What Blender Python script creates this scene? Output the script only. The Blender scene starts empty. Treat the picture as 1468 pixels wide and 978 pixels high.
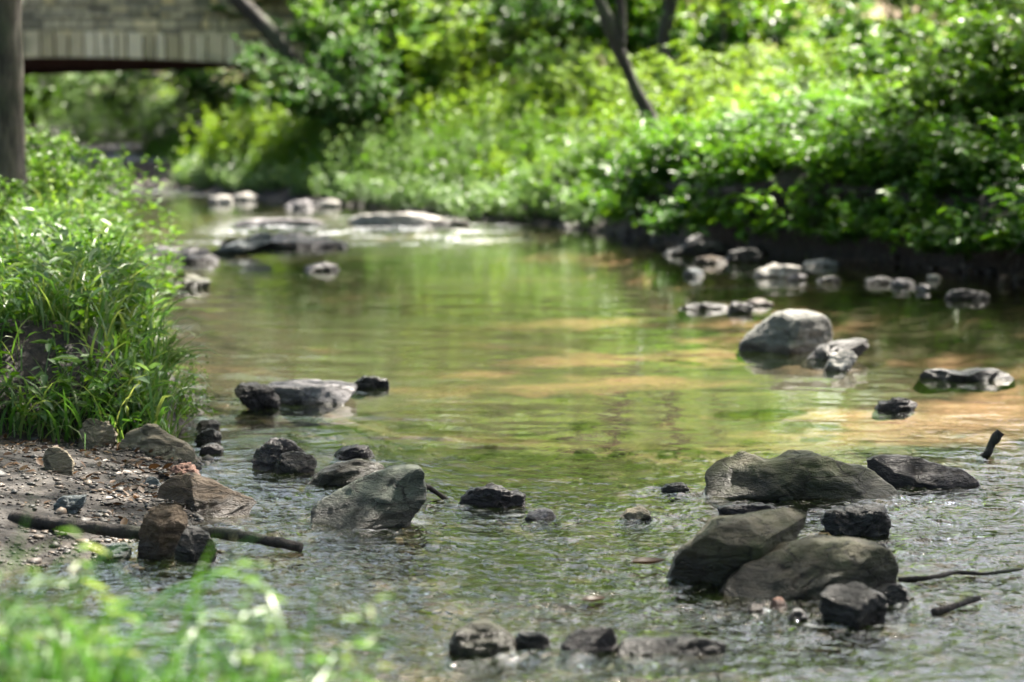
import bpy, math, random
import numpy as np
from mathutils import Vector
R = math.radians
rng = np.random.default_rng(7)
random.seed(7)
scene = bpy.context.scene
COL = scene.collection

# ------------------------------------------------------------------ camera numbers
FPX, HZ, CX, CAMZ = 3466.0, 150.0, 734.0, 1.5          # focal length in photo pixels, horizon row, centre column, eye height
def at(px, py, z=0.0):
    """the point of the level z seen at photo pixel px, py"""
    y = (CAMZ - z) * FPX / (py - HZ)
    return Vector(((px - CX) / FPX * y, y, z))
def xat(px, y): return (px - CX) / FPX * y
def zat(py, y): return CAMZ - (py - HZ) / FPX * y

# ------------------------------------------------------------------ noise
def _hash(ix, iy, iz, seed):
    h = (ix.astype(np.int64) * 374761393 + iy.astype(np.int64) * 668265263 + iz.astype(np.int64) * 2147483647 + seed * 1274126177) & 0xFFFFFFFF
    h = ((h ^ (h >> 13)) * 1274126177) & 0xFFFFFFFF
    h = ((h ^ (h >> 16)) * 2246822519) & 0xFFFFFFFF
    return ((h ^ (h >> 15)) & 0xFFFFFF) / float(0xFFFFFF) * 2 - 1
def vnoise(p, seed=0):
    f = np.floor(p); t = p - f; t = t * t * (3 - 2 * t); i = f.astype(np.int64)
    out = 0
    for dx in (0, 1):
        for dy in (0, 1):
            for dz in (0, 1):
                w = (t[:, 0] if dx else 1 - t[:, 0]) * (t[:, 1] if dy else 1 - t[:, 1]) * (t[:, 2] if dz else 1 - t[:, 2])
                out = out + w * _hash(i[:, 0] + dx, i[:, 1] + dy, i[:, 2] + dz, seed)
    return out
def fbm(p, octv=4, seed=0, gain=0.5):
    a, s, o = 1.0, 1.0, 0
    for k in range(octv):
        o = o + a * vnoise(p * s + 17.3 * k, seed + k); a *= gain; s *= 2.03
    return o
def fbm2(x, y, sc, octv=4, seed=0):
    x = np.asarray(x, float); y = np.asarray(y, float)
    p = np.stack([x.ravel() * sc, y.ravel() * sc, np.zeros(x.size) + 0.37], 1)
    return fbm(p, octv, seed).reshape(x.shape)
def ss(a, b, x):
    t = np.clip((x - a) / (b - a), 0, 1); return t * t * (3 - 2 * t)

# ------------------------------------------------------------------ objects
def tag(o, label=None, cat=None, group=None, kind=None):
    if label: o['label'] = label
    if cat: o['category'] = cat
    if group: o['group'] = group
    if kind: o['kind'] = kind
    return o
def make_mesh(name, v, faces, mats, smooth=True, midx=None):
    """faces: an array (n, k) or a list of such arrays"""
    if not isinstance(faces, list): faces = [faces]
    me = bpy.data.meshes.new(name)
    v = np.asarray(v, np.float32).reshape(-1, 3)
    me.vertices.add(len(v)); me.vertices.foreach_set('co', v.ravel())
    loops = np.concatenate([np.asarray(f, np.int32).ravel() for f in faces])
    tot = np.concatenate([np.full(len(f), np.asarray(f).shape[1], np.int32) for f in faces])
    st = np.concatenate([[0], np.cumsum(tot)[:-1]]).astype(np.int32)
    me.loops.add(len(loops)); me.loops.foreach_set('vertex_index', loops)
    me.polygons.add(len(tot)); me.polygons.foreach_set('loop_start', st); me.polygons.foreach_set('loop_total', tot)
    me.update(calc_edges=True); me.validate()
    me.polygons.foreach_set('use_smooth', np.full(len(me.polygons), smooth))
    for m in (mats if isinstance(mats, (list, tuple)) else [mats]): me.materials.append(m)
    if midx is not None: me.polygons.foreach_set('material_index', np.asarray(midx, np.int32))
    return me
def link(name, me, parent=None, loc=(0, 0, 0), rz=0.0, sc=1.0):
    o = bpy.data.objects.new(name, me); COL.objects.link(o)
    o.location = loc; o.rotation_euler = (0, 0, rz); o.scale = (sc, sc, sc) if not hasattr(sc, '__len__') else sc
    if parent: o.parent = parent
    return o
def copy_tree(o):
    c = o.copy(); COL.objects.link(c)
    for ch in o.children:
        k = ch.copy(); COL.objects.link(k); k.parent = c
    return c

# ------------------------------------------------------------------ materials
def newmat(name):
    m = bpy.data.materials.new(name); m.use_nodes = True
    nt = m.node_tree; nt.nodes.clear()
    out = nt.nodes.new('ShaderNodeOutputMaterial')
    return m, nt, out
def N(nt, t, **kw):
    n = nt.nodes.new(t)
    for k, v in kw.items():
        if k.startswith('i_'):
            key = k[2:]
            key = int(key) if key.isdigit() else key.replace('_', ' ')
            if isinstance(v, bpy.types.NodeSocket): nt.links.new(v, n.inputs[key])
            else: n.inputs[key].default_value = v
        else: setattr(n, k, v)
    return n
def ramp(nt, fac, stops, interp='LINEAR'):
    n = nt.nodes.new('ShaderNodeValToRGB'); n.color_ramp.interpolation = interp
    e = n.color_ramp.elements
    while len(e) < len(stops): e.new(0.5)
    for k, (p, c) in enumerate(stops):
        e[k].position = p; e[k].color = (c[0], c[1], c[2], 1) if hasattr(c, '__len__') else (c, c, c, 1)
    if fac is not None: nt.links.new(fac, n.inputs[0])
    return n
def mixc(nt, f, a, b, mode='MIX'):
    n = nt.nodes.new('ShaderNodeMix'); n.data_type = 'RGBA'; n.blend_type = mode
    for key, v in ((0, f), (6, a), (7, b)):
        if isinstance(v, bpy.types.NodeSocket): nt.links.new(v, n.inputs[key])
        else: n.inputs[key].default_value = v if key == 0 else (v[0], v[1], v[2], 1)
    return n.outputs[2]
def math_(nt, op, a, b=None, c=None, clamp=False):
    n = nt.nodes.new('ShaderNodeMath'); n.operation = op; n.use_clamp = clamp
    for k, v in enumerate((a, b, c)):
        if v is None: continue
        if isinstance(v, bpy.types.NodeSocket): nt.links.new(v, n.inputs[k])
        else: n.inputs[k].default_value = v
    return n.outputs[0]
def objco(nt): return nt.nodes.new('ShaderNodeTexCoord').outputs['Object']
def geopos(nt): return nt.nodes.new('ShaderNodeNewGeometry').outputs['Position']

def leaf_mat(name, c0, c1, c2, trans=0.45, rough=0.38, tint=(1.35, 1.22, 0.5)):
    """green leaf: own colour differs leaf by leaf, light shines through it"""
    m, nt, out = newmat(name)
    g = nt.nodes.new('ShaderNodeNewGeometry')
    rp = ramp(nt, g.outputs['Random Per Island'], [(0.0, c0), (0.55, c1), (1.0, c2)])
    ns = N(nt, 'ShaderNodeTexNoise', i_Vector=objco(nt), i_Scale=1.4, i_Detail=2.0)
    col = mixc(nt, math_(nt, 'MULTIPLY', ns.outputs[0], 0.6), rp.outputs[0], c0)
    p = N(nt, 'ShaderNodeBsdfPrincipled', i_Roughness=rough); p.inputs['Specular IOR Level'].default_value = 0.35
    nt.links.new(col, p.inputs['Base Color'])
    t = N(nt, 'ShaderNodeBsdfTranslucent')
    nt.links.new(mixc(nt, 1.0, col, tint, 'MULTIPLY'), t.inputs['Color'])
    mx = N(nt, 'ShaderNodeMixShader', i_0=trans)
    nt.links.new(p.outputs[0], mx.inputs[1]); nt.links.new(t.outputs[0], mx.inputs[2]); nt.links.new(mx.outputs[0], out.inputs[0])
    return m
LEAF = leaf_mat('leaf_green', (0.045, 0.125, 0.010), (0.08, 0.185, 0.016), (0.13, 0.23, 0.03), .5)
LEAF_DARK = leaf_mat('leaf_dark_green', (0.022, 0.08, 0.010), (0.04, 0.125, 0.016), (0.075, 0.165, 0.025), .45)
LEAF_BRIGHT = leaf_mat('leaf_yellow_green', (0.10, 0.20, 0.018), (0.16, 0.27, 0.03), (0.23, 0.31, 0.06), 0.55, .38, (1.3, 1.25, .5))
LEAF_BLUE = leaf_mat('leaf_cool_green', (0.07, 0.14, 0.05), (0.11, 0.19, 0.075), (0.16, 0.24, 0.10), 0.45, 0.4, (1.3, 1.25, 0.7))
GRASS = leaf_mat('grass_blade', (0.055, 0.14, 0.026), (0.095, 0.19, 0.045), (0.24, 0.26, 0.12), 0.46, 0.36, (1.25, 1.2, .6))
FERN = leaf_mat('fern_green', (0.04, 0.13, 0.008), (0.075, 0.185, 0.014), (0.11, 0.225, 0.025), 0.5)

def bark_mat(name, a, b, sc=14.0, bump=0.6):
    m, nt, out = newmat(name)
    mp = N(nt, 'ShaderNodeMapping', i_Vector=objco(nt)); mp.inputs['Scale'].default_value = (1, 1, 0.22)
    n1 = N(nt, 'ShaderNodeTexNoise', i_Vector=mp.outputs[0], i_Scale=sc, i_Detail=6.0, i_Roughness=0.65)
    n2 = N(nt, 'ShaderNodeTexNoise', i_Vector=objco(nt), i_Scale=2.2, i_Detail=4.0)
    c = ramp(nt, n1.outputs[0], [(0.35, a), (0.65, b)]).outputs[0]
    c = mixc(nt, ramp(nt, n2.outputs[0], [(0.52, 0.0), (0.66, 0.7)]).outputs[0], c, (0.05, 0.06, 0.03))
    p = N(nt, 'ShaderNodeBsdfPrincipled', i_Roughness=0.85)
    bp = N(nt, 'ShaderNodeBump', i_Strength=bump, i_Distance=0.03, i_Height=n1.outputs[0])
    nt.links.new(c, p.inputs['Base Color']); nt.links.new(bp.outputs[0], p.inputs['Normal']); nt.links.new(p.outputs[0], out.inputs[0])
    return m
BARK = bark_mat('tree_bark', (0.010, 0.008, 0.005), (0.095, 0.08, 0.058), 16.0, 1.0)
BARK_DARK = bark_mat('dark_bark', (0.010, 0.008, 0.006), (0.032, 0.025, 0.018))
WETWOOD = bark_mat('wet_wood', (0.007, 0.005, 0.004), (0.026, 0.018, 0.012), 25.0, 1.0)
STEM = bark_mat('green_stem', (0.05, 0.06, 0.02), (0.09, 0.10, 0.03), 30.0, 0.2)

def rock_mat(name, a, b, c, moss=0.0, mosscol=(0.06, 0.075, 0.02), wet=0.035, gloss=0.55, scale=1.0):
    m, nt, out = newmat(name)
    oc = objco(nt); gp = geopos(nt)
    mp = N(nt, 'ShaderNodeMapping', i_Vector=oc); mp.inputs['Rotation'].default_value = (0.3, 0.5, 0.2); mp.inputs['Scale'].default_value = (1.0, 1.0, 3.2)
    n1 = N(nt, 'ShaderNodeTexNoise', i_Vector=oc, i_Scale=7.0 * scale, i_Detail=8.0, i_Roughness=0.62)
    n2 = N(nt, 'ShaderNodeTexNoise', i_Vector=mp.outputs[0], i_Scale=9.0 * scale, i_Detail=6.0, i_Roughness=0.7, i_Distortion=0.6)
    n3 = N(nt, 'ShaderNodeTexNoise', i_Vector=oc, i_Scale=70.0 * scale, i_Detail=4.0, i_Roughness=0.7)
    col = ramp(nt, n1.outputs[0], [(0.3, a), (0.5, b), (0.72, c)]).outputs[0]
    col = mixc(nt, math_(nt, 'MULTIPLY', ramp(nt, n2.outputs[0], [(0.45, 0.0), (0.62, 1.0)]).outputs[0], 0.55), col, a)
    col = mixc(nt, math_(nt, 'MULTIPLY', n3.outputs[0], 0.45), col, mixc(nt, 0.5, c, a))
    if moss > 0:
        nm = N(nt, 'ShaderNodeTexNoise', i_Vector=oc, i_Scale=4.0 * scale, i_Detail=6.0, i_Roughness=0.7)
        col = mixc(nt, math_(nt, 'MULTIPLY', ramp(nt, nm.outputs[0], [(0.62 - 0.3 * moss, 0.0), (0.75 - 0.25 * moss, 1.0)]).outputs[0], 0.8), col, mosscol)
    vo = N(nt, 'ShaderNodeTexVoronoi', feature='DISTANCE_TO_EDGE', i_Scale=5.5 * scale); nt.links.new(mixc(nt, .12, mp.outputs[0], n2.outputs[1]), vo.inputs['Vector'])
    crack = ramp(nt, vo.outputs['Distance'], [(0.0, 1.0), (0.035, 0.0)]).outputs[0]
    crack = math_(nt, 'MULTIPLY', crack, ramp(nt, n1.outputs[0], [(.42, 0.0), (.55, 1.0)]).outputs[0])
    col = mixc(nt, math_(nt, 'MULTIPLY', crack, .75), col, [k * .35 for k in a])
    nl = N(nt, 'ShaderNodeTexNoise', i_Vector=oc, i_Scale=22.0 * scale, i_Detail=5.0, i_Roughness=.75)
    col = mixc(nt, math_(nt, 'MULTIPLY', ramp(nt, nl.outputs[0], [(.62, 0.0), (.68, 1.0)]).outputs[0], .5), col, [min(.5, k * 1.7) for k in c])
    z = N(nt, 'ShaderNodeSeparateXYZ', i_0=gp).outputs[2]
    zz = math_(nt, 'ADD', z, math_(nt, 'MULTIPLY', math_(nt, 'SUBTRACT', n1.outputs[0], 0.5), 0.09))
    wetf = ramp(nt, math_(nt, 'DIVIDE', zz, max(wet, 1e-3) * 2), [(0.5, 1.0), (1.0, 0.0)]).outputs[0]      # the wet rim at the waterline
    col2 = mixc(nt, wetf, col, mixc(nt, 1.0, col, (0.32, 0.29, 0.26), 'MULTIPLY'))
    p = N(nt, 'ShaderNodeBsdfPrincipled'); p.inputs['Specular IOR Level'].default_value = 0.35
    rg = math_(nt, 'SUBTRACT', gloss + 0.15, math_(nt, 'MULTIPLY', wetf, gloss - 0.2), clamp=True)
    h = math_(nt, 'ADD', math_(nt, 'MULTIPLY', n2.outputs[0], 0.8), math_(nt, 'SUBTRACT', math_(nt, 'MULTIPLY', n3.outputs[0], 0.22), math_(nt, 'MULTIPLY', crack, .5)))
    bp = N(nt, 'ShaderNodeBump', i_Strength=1.0, i_Distance=0.035, i_Height=h)
    nt.links.new(col2, p.inputs['Base Color']); nt.links.new(rg, p.inputs['Roughness'])
    nt.links.new(bp.outputs[0], p.inputs['Normal']); nt.links.new(p.outputs[0], out.inputs[0])
    return m
ROCK = {
    'grey': rock_mat('grey_green_stone', (0.024, 0.029, 0.021), (0.060, 0.070, 0.052), (0.115, 0.124, 0.092), 0.35, (0.045, .055, .03), wet=.055),
    'lightgrey': rock_mat('light_grey_stone', (0.05, 0.05, 0.043), (0.115, 0.115, 0.10), (0.20, 0.20, 0.18), 0.2, wet=0.03),
    'dark': rock_mat('dark_stone', (0.010, 0.010, 0.009), (0.024, 0.023, 0.021), (0.055, 0.052, 0.047), 0.1, wet=0.05, gloss=0.4),
    'wet': rock_mat('wet_purple_stone', (0.012, 0.010, 0.012), (0.034, 0.025, 0.030), (0.085, 0.068, 0.078), 0.0, wet=0.12, gloss=0.3),
    'moss': rock_mat('mossy_stone', (0.024, 0.020, 0.010), (0.062, 0.052, 0.026), (0.15, 0.13, 0.085), 0.85, (0.042, 0.052, 0.010), wet=.06),
    'olive': rock_mat('olive_brown_stone', (0.022, 0.018, 0.010), (0.058, 0.048, 0.026), (0.120, 0.102, 0.062), 0.62, (0.04, 0.046, 0.014), wet=.06),
    'tan': rock_mat('tan_stone', (0.080, 0.064, 0.040), (0.152, 0.124, 0.080), (0.240, 0.208, 0.144), 0.2, (0.08, 0.08, 0.03), wet=0.01),
    'brown': rock_mat('brown_stone', (0.030, 0.018, 0.009), (0.070, 0.045, 0.024), (0.130, 0.088, 0.048), 0.1, wet=0.03),
    'pale': rock_mat('pale_stone', (0.12, 0.115, 0.10), (0.26, 0.245, 0.22), (0.45, 0.43, 0.39), 0.0, wet=0.012),
    'lilac': rock_mat('pale_lilac_stone', (0.045, 0.041, 0.043), (0.108, 0.099, 0.104), (0.216, 0.203, 0.207), 0.0, wet=0.01, gloss=0.4),
    'red': rock_mat('reddish_stone', (0.07, 0.03, 0.02), (0.15, 0.07, 0.045), (0.24, 0.13, 0.09), 0.0, wet=0.01),
    'blue': rock_mat('blue_grey_stone', (0.035, 0.042, 0.045), (0.070, 0.084, 0.087), (0.126, 0.140, 0.143), 0.0, wet=0.01),
}

# ------------------------------------------------------------------ the ground
L_EDGE = [(-40, 5.2), (-9, 6.4), (-2.6, 7.1), (-1.66, 7.65), (-1.3, 8.0), (-1.16, 8.4), (-1.18, 9.45), (-1.40, 10.6), (-1.9, 13.3), (-2.43, 16.2), (-3.14, 20), (-3.84, 23.6), (-4.87, 28.9), (-6.6, 38.5), (-9.0, 43.5), (-11.0, 50)]
R_EDGE = [(4.6, 0), (5.0, 10), (4.9, 16), (4.45, 20.8), (3.3, 23.4), (2.2, 24.6), (1.35, 27.3), (0.45, 30.5), (-0.3, 31.6), (-0.8, 31.5), (-1.74, 34.7), (-3.2, 37.5), (-5.2, 41.0), (-6.2, 44.0), (-8.0, 50)]
_ly = np.array([p[1] for p in L_EDGE]); _lx = np.array([p[0] for p in L_EDGE])
_ry = np.array([p[1] for p in R_EDGE]); _rx = np.array([p[0] for p in R_EDGE])
_o = np.argsort(_ry, kind='stable')
def xL(y): return np.interp(y, _ly, _lx)
def xR(y): return np.interp(y, _ry[_o], _rx[_o])
def terr(x, y):
    x = np.asarray(x, float); y = np.asarray(y, float)
    n = fbm2(x, y, 0.9, 4, 3); nf = fbm2(x, y, 5.0, 3, 9)
    wob = 0.16 * fbm2(x, y, 1.3, 3, 21)
    dl = xL(y) - x + wob
    dr = x - xR(y) + wob
    near = 4.75 - 0.12 * x - y + wob                      # the bank the photographer stands on
    bed = -0.05 - 0.17 * ss(0, 1.6, np.minimum(-dl, -dr)) + 0.05 * n + 0.012 * nf - 0.14 * ss(9.6, 12.5, y) * ss(0.3, 1.5, -dl) * (1 - ss(22, 27, y))
    bed = np.minimum(bed, -0.025)
    mud = 0.015 + 0.11 * np.clip(dl, 0, 2.2) + 0.03 * n + 0.014 * nf
    lb = 0.50 * ss(0.0, 0.45, dl) + 0.035 * np.clip(dl, 0, 30) + 0.05 * n
    bankf = ss(10.0, 10.8, y + 0.25 * n)
    left = mud * (1 - bankf) + lb * bankf
    gent = ss(27.0, 30.0, y)
    right = (0.62 * ss(0.02, 0.45, dr) + 0.35 * ss(0.3, 1.6, dr)) * (1 - gent) + gent * (0.10 * ss(0, .5, dr) + 0.75 * ss(.3, 2.6, dr)) + 0.045 * np.clip(dr, 0, 40) + 0.07 * n * ss(0.2, 1.5, dr)
    z = np.where(dl > 0, left, np.where(dr > 0, right, bed))
    nb = 0.40 * ss(0.0, 0.7, near) + 0.03 * n
    z = np.where((near > 0) & (x < 2.6), np.maximum(z, nb), z)
    step = ss(44.6, 45.3, y + 0.5 * n)                    # low earth bank under the bridge
    z = np.where(step > 0, np.maximum(z, 0.42 * step + 0.03 * n + 0.012 * np.clip(y - 46, 0, 60)), z)
    hill = 2.0 * ss(34, 49, y + 0.25 * x) + 0.13 * np.clip(y - 47, 0, 60)
    z = z + hill * ss(-6.5, 0.5, x + 0.1 * (y - 45))
    z = z + 0.08 * np.clip(y - 66, 0, 80) * (1 - ss(-6.5, 0.5, x + 0.1 * (y - 45)))
    z = z + ss(6, 30, -x - 8) * 2.0 + 3.0 * ss(8, 40, x - 5)
    return z
def tz(x, y): return float(terr(np.array([x]), np.array([y]))[0])

def graded(a, b, f):
    o = [a]
    while o[-1] < b: o.append(o[-1] + f(o[-1]))
    return np.array(o)
gx = graded(-60, 60, lambda x: 0.06 + 0.03 * max(abs(x) - 3.5, 0) ** 1.25)
gy = graded(-25, 190, lambda y: 0.05 + 0.007 * abs(y - 8) ** 1.15 if y > 3 else 0.12 + 0.1 * (3 - y))
X, Y = np.meshgrid(gx, gy)
Z = terr(X, Y)
nx, ny = len(gx), len(gy)
_dr = X - xR(Y); _b = ss(.22, .5, _dr) * (1 - ss(.8, 1.7, _dr)) * ss(20, 21, Y) * (1 - ss(27.0, 29.0, Y)) * (.75 + .45 * fbm2(X, Y, .9, 2, 13))
X = X - .42 * _b; Y = Y - .36 * _b                       # turf lip undercut by the creek
def grid_faces(nx, ny):
    i = (np.arange(ny - 1)[:, None] * nx + np.arange(nx - 1)[None]).ravel()
    return np.stack([i, i + 1, i + nx + 1, i + nx], 1)

def ground_mat():
    m, nt, out = newmat('soil_and_streambed')
    gp = geopos(nt)
    z = N(nt, 'ShaderNodeSeparateXYZ', i_0=gp)
    n1 = N(nt, 'ShaderNodeTexNoise', i_Vector=gp, i_Scale=1.1, i_Detail=6.0, i_Roughness=0.6)
    n2 = N(nt, 'ShaderNodeTexNoise', i_Vector=gp, i_Scale=14.0, i_Detail=6.0, i_Roughness=0.65)
    mp = N(nt, 'ShaderNodeMapping', i_Vector=gp); mp.inputs['Scale'].default_value = (0.6, 0.8, 1); mp.inputs['Rotation'].default_value = (0, 0, 0.25)
    n3 = N(nt, 'ShaderNodeTexNoise', i_Vector=mp.outputs[0], i_Scale=1.1, i_Detail=4.0, i_Roughness=0.55, i_Distortion=0.2)
    vo = N(nt, 'ShaderNodeTexVoronoi', i_Vector=gp, i_Scale=26.0)
    sand = ramp(nt, n2.outputs[0], [(0.3, (0.18, 0.11, 0.08)), (0.6, (0.35, 0.23, 0.175)), (0.8, (0.46, 0.33, 0.265))]).outputs[0]
    silt = ramp(nt, n2.outputs[0], [(0.35, (0.012, 0.015, 0.005)), (0.7, (0.045, 0.042, 0.017))]).outputs[0]
    peb = mixc(nt, 0.6, silt, vo.outputs['Color'], 'MULTIPLY')
    far_ = ramp(nt, math_(nt, 'MULTIPLY_ADD', z.outputs[1], .1, -.83), [(.42, .12), (.62, 1.0)]).outputs[0]      # cobbles under the riffle, sand in the pool
    side_ = ramp(nt, math_(nt, 'ADD', math_(nt, 'MULTIPLY', z.outputs[0], .12), .5), [(.40, .45), (.66, 1.0)]).outputs[0]
    bed = mixc(nt, math_(nt, 'MULTIPLY', math_(nt, 'MULTIPLY', far_, side_), ramp(nt, math_(nt, 'MULTIPLY_ADD', side_, .16, math_(nt, 'SUBTRACT', n3.outputs[0], .125)), [(0.53, 0.0), (0.63, 1.0)]).outputs[0]), peb, sand)
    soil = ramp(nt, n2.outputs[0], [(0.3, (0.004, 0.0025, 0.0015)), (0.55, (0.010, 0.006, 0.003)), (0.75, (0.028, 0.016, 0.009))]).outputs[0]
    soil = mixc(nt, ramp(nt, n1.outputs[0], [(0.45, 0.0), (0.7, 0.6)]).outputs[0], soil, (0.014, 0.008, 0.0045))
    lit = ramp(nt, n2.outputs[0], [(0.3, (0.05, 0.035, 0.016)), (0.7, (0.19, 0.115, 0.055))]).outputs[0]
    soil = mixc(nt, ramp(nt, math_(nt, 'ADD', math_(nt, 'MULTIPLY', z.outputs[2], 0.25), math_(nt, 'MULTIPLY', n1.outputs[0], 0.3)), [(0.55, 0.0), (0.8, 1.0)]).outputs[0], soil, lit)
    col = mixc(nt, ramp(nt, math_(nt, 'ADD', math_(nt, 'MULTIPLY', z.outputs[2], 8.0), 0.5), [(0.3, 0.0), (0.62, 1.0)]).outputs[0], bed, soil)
    p = N(nt, 'ShaderNodeBsdfPrincipled', i_Roughness=0.8)
    h = math_(nt, 'ADD', n2.outputs[0], math_(nt, 'MULTIPLY', vo.outputs['Distance'], 0.6))
    bp = N(nt, 'ShaderNodeBump', i_Strength=0.7, i_Distance=0.03, i_Height=h)
    nt.links.new(col, p.inputs['Base Color']); nt.links.new(bp.outputs[0], p.inputs['Normal']); nt.links.new(p.outputs[0], out.inputs[0])
    return m
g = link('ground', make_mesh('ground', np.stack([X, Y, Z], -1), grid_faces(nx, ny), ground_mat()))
tag(g, 'brown soil banks and sandy streambed under the creek', 'ground', kind='structure')

# ------------------------------------------------------------------ stones
def resample(poly, n):
    p = np.array(poly, float)
    for _ in range(1):                                    # one round of corner cutting
        q = np.roll(p, -1, 0); p = np.stack([0.82 * p + 0.18 * q, 0.18 * p + 0.82 * q], 1).reshape(-1, 2)
    q = np.vstack([p, p[:1]]); s = np.concatenate([[0], np.cumsum(np.linalg.norm(np.diff(q, axis=0), axis=1))])
    t = np.linspace(0, s[-1], n, endpoint=False)
    return np.stack([np.interp(t, s, q[:, 0]), np.interp(t, s, q[:, 1])], 1)
ROCKS = []
def stone(name, label, poly, mat, base=None, depth=0.75, seed=0, rough=0.05, cuts=11, group=None, ground=None, cat='stone', p=2.7, res=(110, 46), root=None, facets=()):
    """a stone with the photographed outline at its own distance, real size and thickness; base = row of its front foot"""
    P = np.array(poly, float)
    base = base if base is not None else P[:, 1].max()
    cx = 0.5 * (P[:, 0].min() + P[:, 0].max())
    gz = 0.0
    if ground is not None:
        ys = np.linspace(5, 30, 1500); zz = zat(base, ys); hit = np.nonzero(terr(xat(cx, ys), ys) >= zz)[0]
        gz = max(0.0, float(zz[hit[0]])) if len(hit) else ground
    d0 = (CAMZ - gz) * FPX / (base - HZ)
    wid = (P[:, 0].max() - P[:, 0].min()) / FPX * d0
    D = wid * depth
    yc = d0 + 0.42 * D
    u = (P[:, 0] - cx) / FPX * yc
    v = zat(P[:, 1], yc)
    if root is None: root = 0.03 + 0.03 * wid
    if d0 > 17.5: v = gz + (v - gz) * .58; p = 3.4; rough = rough * 1.3
    v = np.where(v < gz + 0.02, np.minimum(v, gz) - root, v)
    o = resample(np.stack([u, v], 1), res[0])
    vb = o[:, 1].min(); cu = 0.0
    t = np.sin(np.linspace(-math.pi / 2, math.pi / 2, res[1] + 2)[1:-1])
    s = (1 - np.abs(t) ** p) ** (1 / p)
    V = np.stack([np.stack([cu + (o[:, 0] - cu) * sk, np.full(len(o), tk * D / 2), vb + (o[:, 1] - vb) * (sk ** 0.5)], 1) for tk, sk in zip(t, s)])
    nT, nO = V.shape[:2]; V = V.reshape(-1, 3)
    r = np.random.default_rng(seed + 100)
    cen = V.mean(0)
    for fx, fy, fz, fl in facets:                         # the large faces the photograph shows
        nrm = np.array([fx, fy, fz]); nrm = nrm / np.linalg.norm(nrm)
        h = (V - cen) @ nrm; lim = h.max() * fl
        V = V - np.where(h > lim, h - lim, 0)[:, None] * nrm
    for _ in range(cuts if not facets else 4):                                 # flat broken faces towards front, back and up
        nrm = np.array([r.normal(0, 0.5), r.choice([-1, -1, 1]) * (0.6 + r.random()), r.normal(0.3, 0.4)])
        nrm /= np.linalg.norm(nrm)
        h = (V - cen) @ nrm; lim = h.max() * (0.66 + 0.26 * r.random())
        V = V - np.where(h > lim, (h - lim) * 0.97, 0)[:, None] * nrm
    dirn = V - cen; dirn /= np.linalg.norm(dirn, axis=1)[:, None] + 1e-9
    q = V / max(wid, 0.05)
    big = fbm(q * 3.0 + seed * 3.1, 4, seed); strat = fbm(q * np.array([3.0, 3.0, 14.0]) + seed, 3, seed + 5)
    fine = fbm(q * 16 + seed, 3, seed + 9)
    sd = np.array([r.normal(0, .35), r.normal(0, .35), 1.0]); lay = (q @ sd) * 5.5 + .8 * vnoise(q * 2.2 + seed, seed + 3)
    st = ss(.30, .55, lay - np.floor(lay)) - (lay - np.floor(lay))                # broken beds: small ledges
    V = V + dirn * (wid * min(rough, .05) * .9 * st * ss(-.2, .4, vnoise(q * 3.1 + 5 + seed, seed + 4)))[:, None]
    V = V + dirn * (wid * rough * (0.6 * big + 0.5 * strat + 0.3 * fine))[:, None]
    i = (np.arange(nT - 1)[:, None] * nO + np.arange(nO)[None])
    j = (np.arange(nT - 1)[:, None] * nO + (np.arange(nO)[None] + 1) % nO)
    F = np.stack([i, j, j + nO, i + nO], -1).reshape(-1, 4)
    a, b = len(V), len(V) + 1
    V = np.vstack([V, V[:nO].mean(0), V[-nO:].mean(0)])
    k = np.arange(nO); T1 = np.stack([np.full(nO, a), (k + 1) % nO, k], 1); off = (nT - 1) * nO; T2 = np.stack([np.full(nO, b), off + k, off + (k + 1) % nO], 1)
    me = make_mesh(name, V, [F, T1, T2], ROCK[mat])
    ob = link(name, me, loc=(xat(cx, yc), yc, 0)); ROCKS.append((xat(cx, yc), yc, wid / 2, D / 2))
    tag(ob, label, cat, group)
    return ob

stone('boulder', 'smooth grey-green sloping boulder in front of the dark flat slab, mid stream', [(440,744),(452,726),(490,702),(520,688),(560,674),(588,671),(606,680),(610,690),(607,712),(598,742),(560,757),(520,766),(490,768),(458,757)], 'grey', 764, 0.8, 1, 0.035, facets=((-.35, -.62, .70, .52), (.55, -.83, .05, .62)))
stone('slab_stone', 'dark olive flat slab lying right behind the grey-green boulder', [(430,692),(452,680),(475,670),(515,661),(545,668),(562,680),(560,698),(500,701),(440,699)], 'olive', 700, 0.7, 2, 0.04)
stone('stone', 'shiny wet purple-black stone behind the small dark pyramid stone', [(357,660),(366,645),(385,634),(402,631),(422,640),(434,652),(428,668),(400,676),(360,680)], 'wet', 678, 0.8, 3, 0.07)
stone('stone', 'small dark pyramid-shaped stone leaning against the wet purple-black one', [(384,672),(398,655),(418,649),(438,654),(453,664),(446,676),(410,681),(386,680)], 'dark', 681, 0.8, 4, 0.05)
stone('stone', 'small flat dark wet stone above the tip of the olive slab', [(466,653),(486,646),(512,640),(528,643),(537,653),(520,661),(475,662)], 'wet', 661, 0.9, 5, 0.06)
stone('slab_stone', 'broad pale lilac slab just awash in the calm pool', [(372,560),(384,551),(430,548),(480,549),(512,553),(508,566),(470,574),(420,581),(385,583)], 'lilac', 583, 1.3, 6, 0.03)
stone('stone', 'black pointed stone at the right end of the pale lilac slab', [(490,553),(515,543),(540,540),(558,546),(556,555),(525,559),(500,560)], 'dark', 559, 0.8, 7, 0.07)
stone('stone', 'low black broken stone at the left end of the pale lilac slab', [(334,562),(342,552),(362,552),(385,560),(402,572),(398,588),(370,586),(345,578)], 'wet', 588, 0.9, 8, 0.08)
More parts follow.
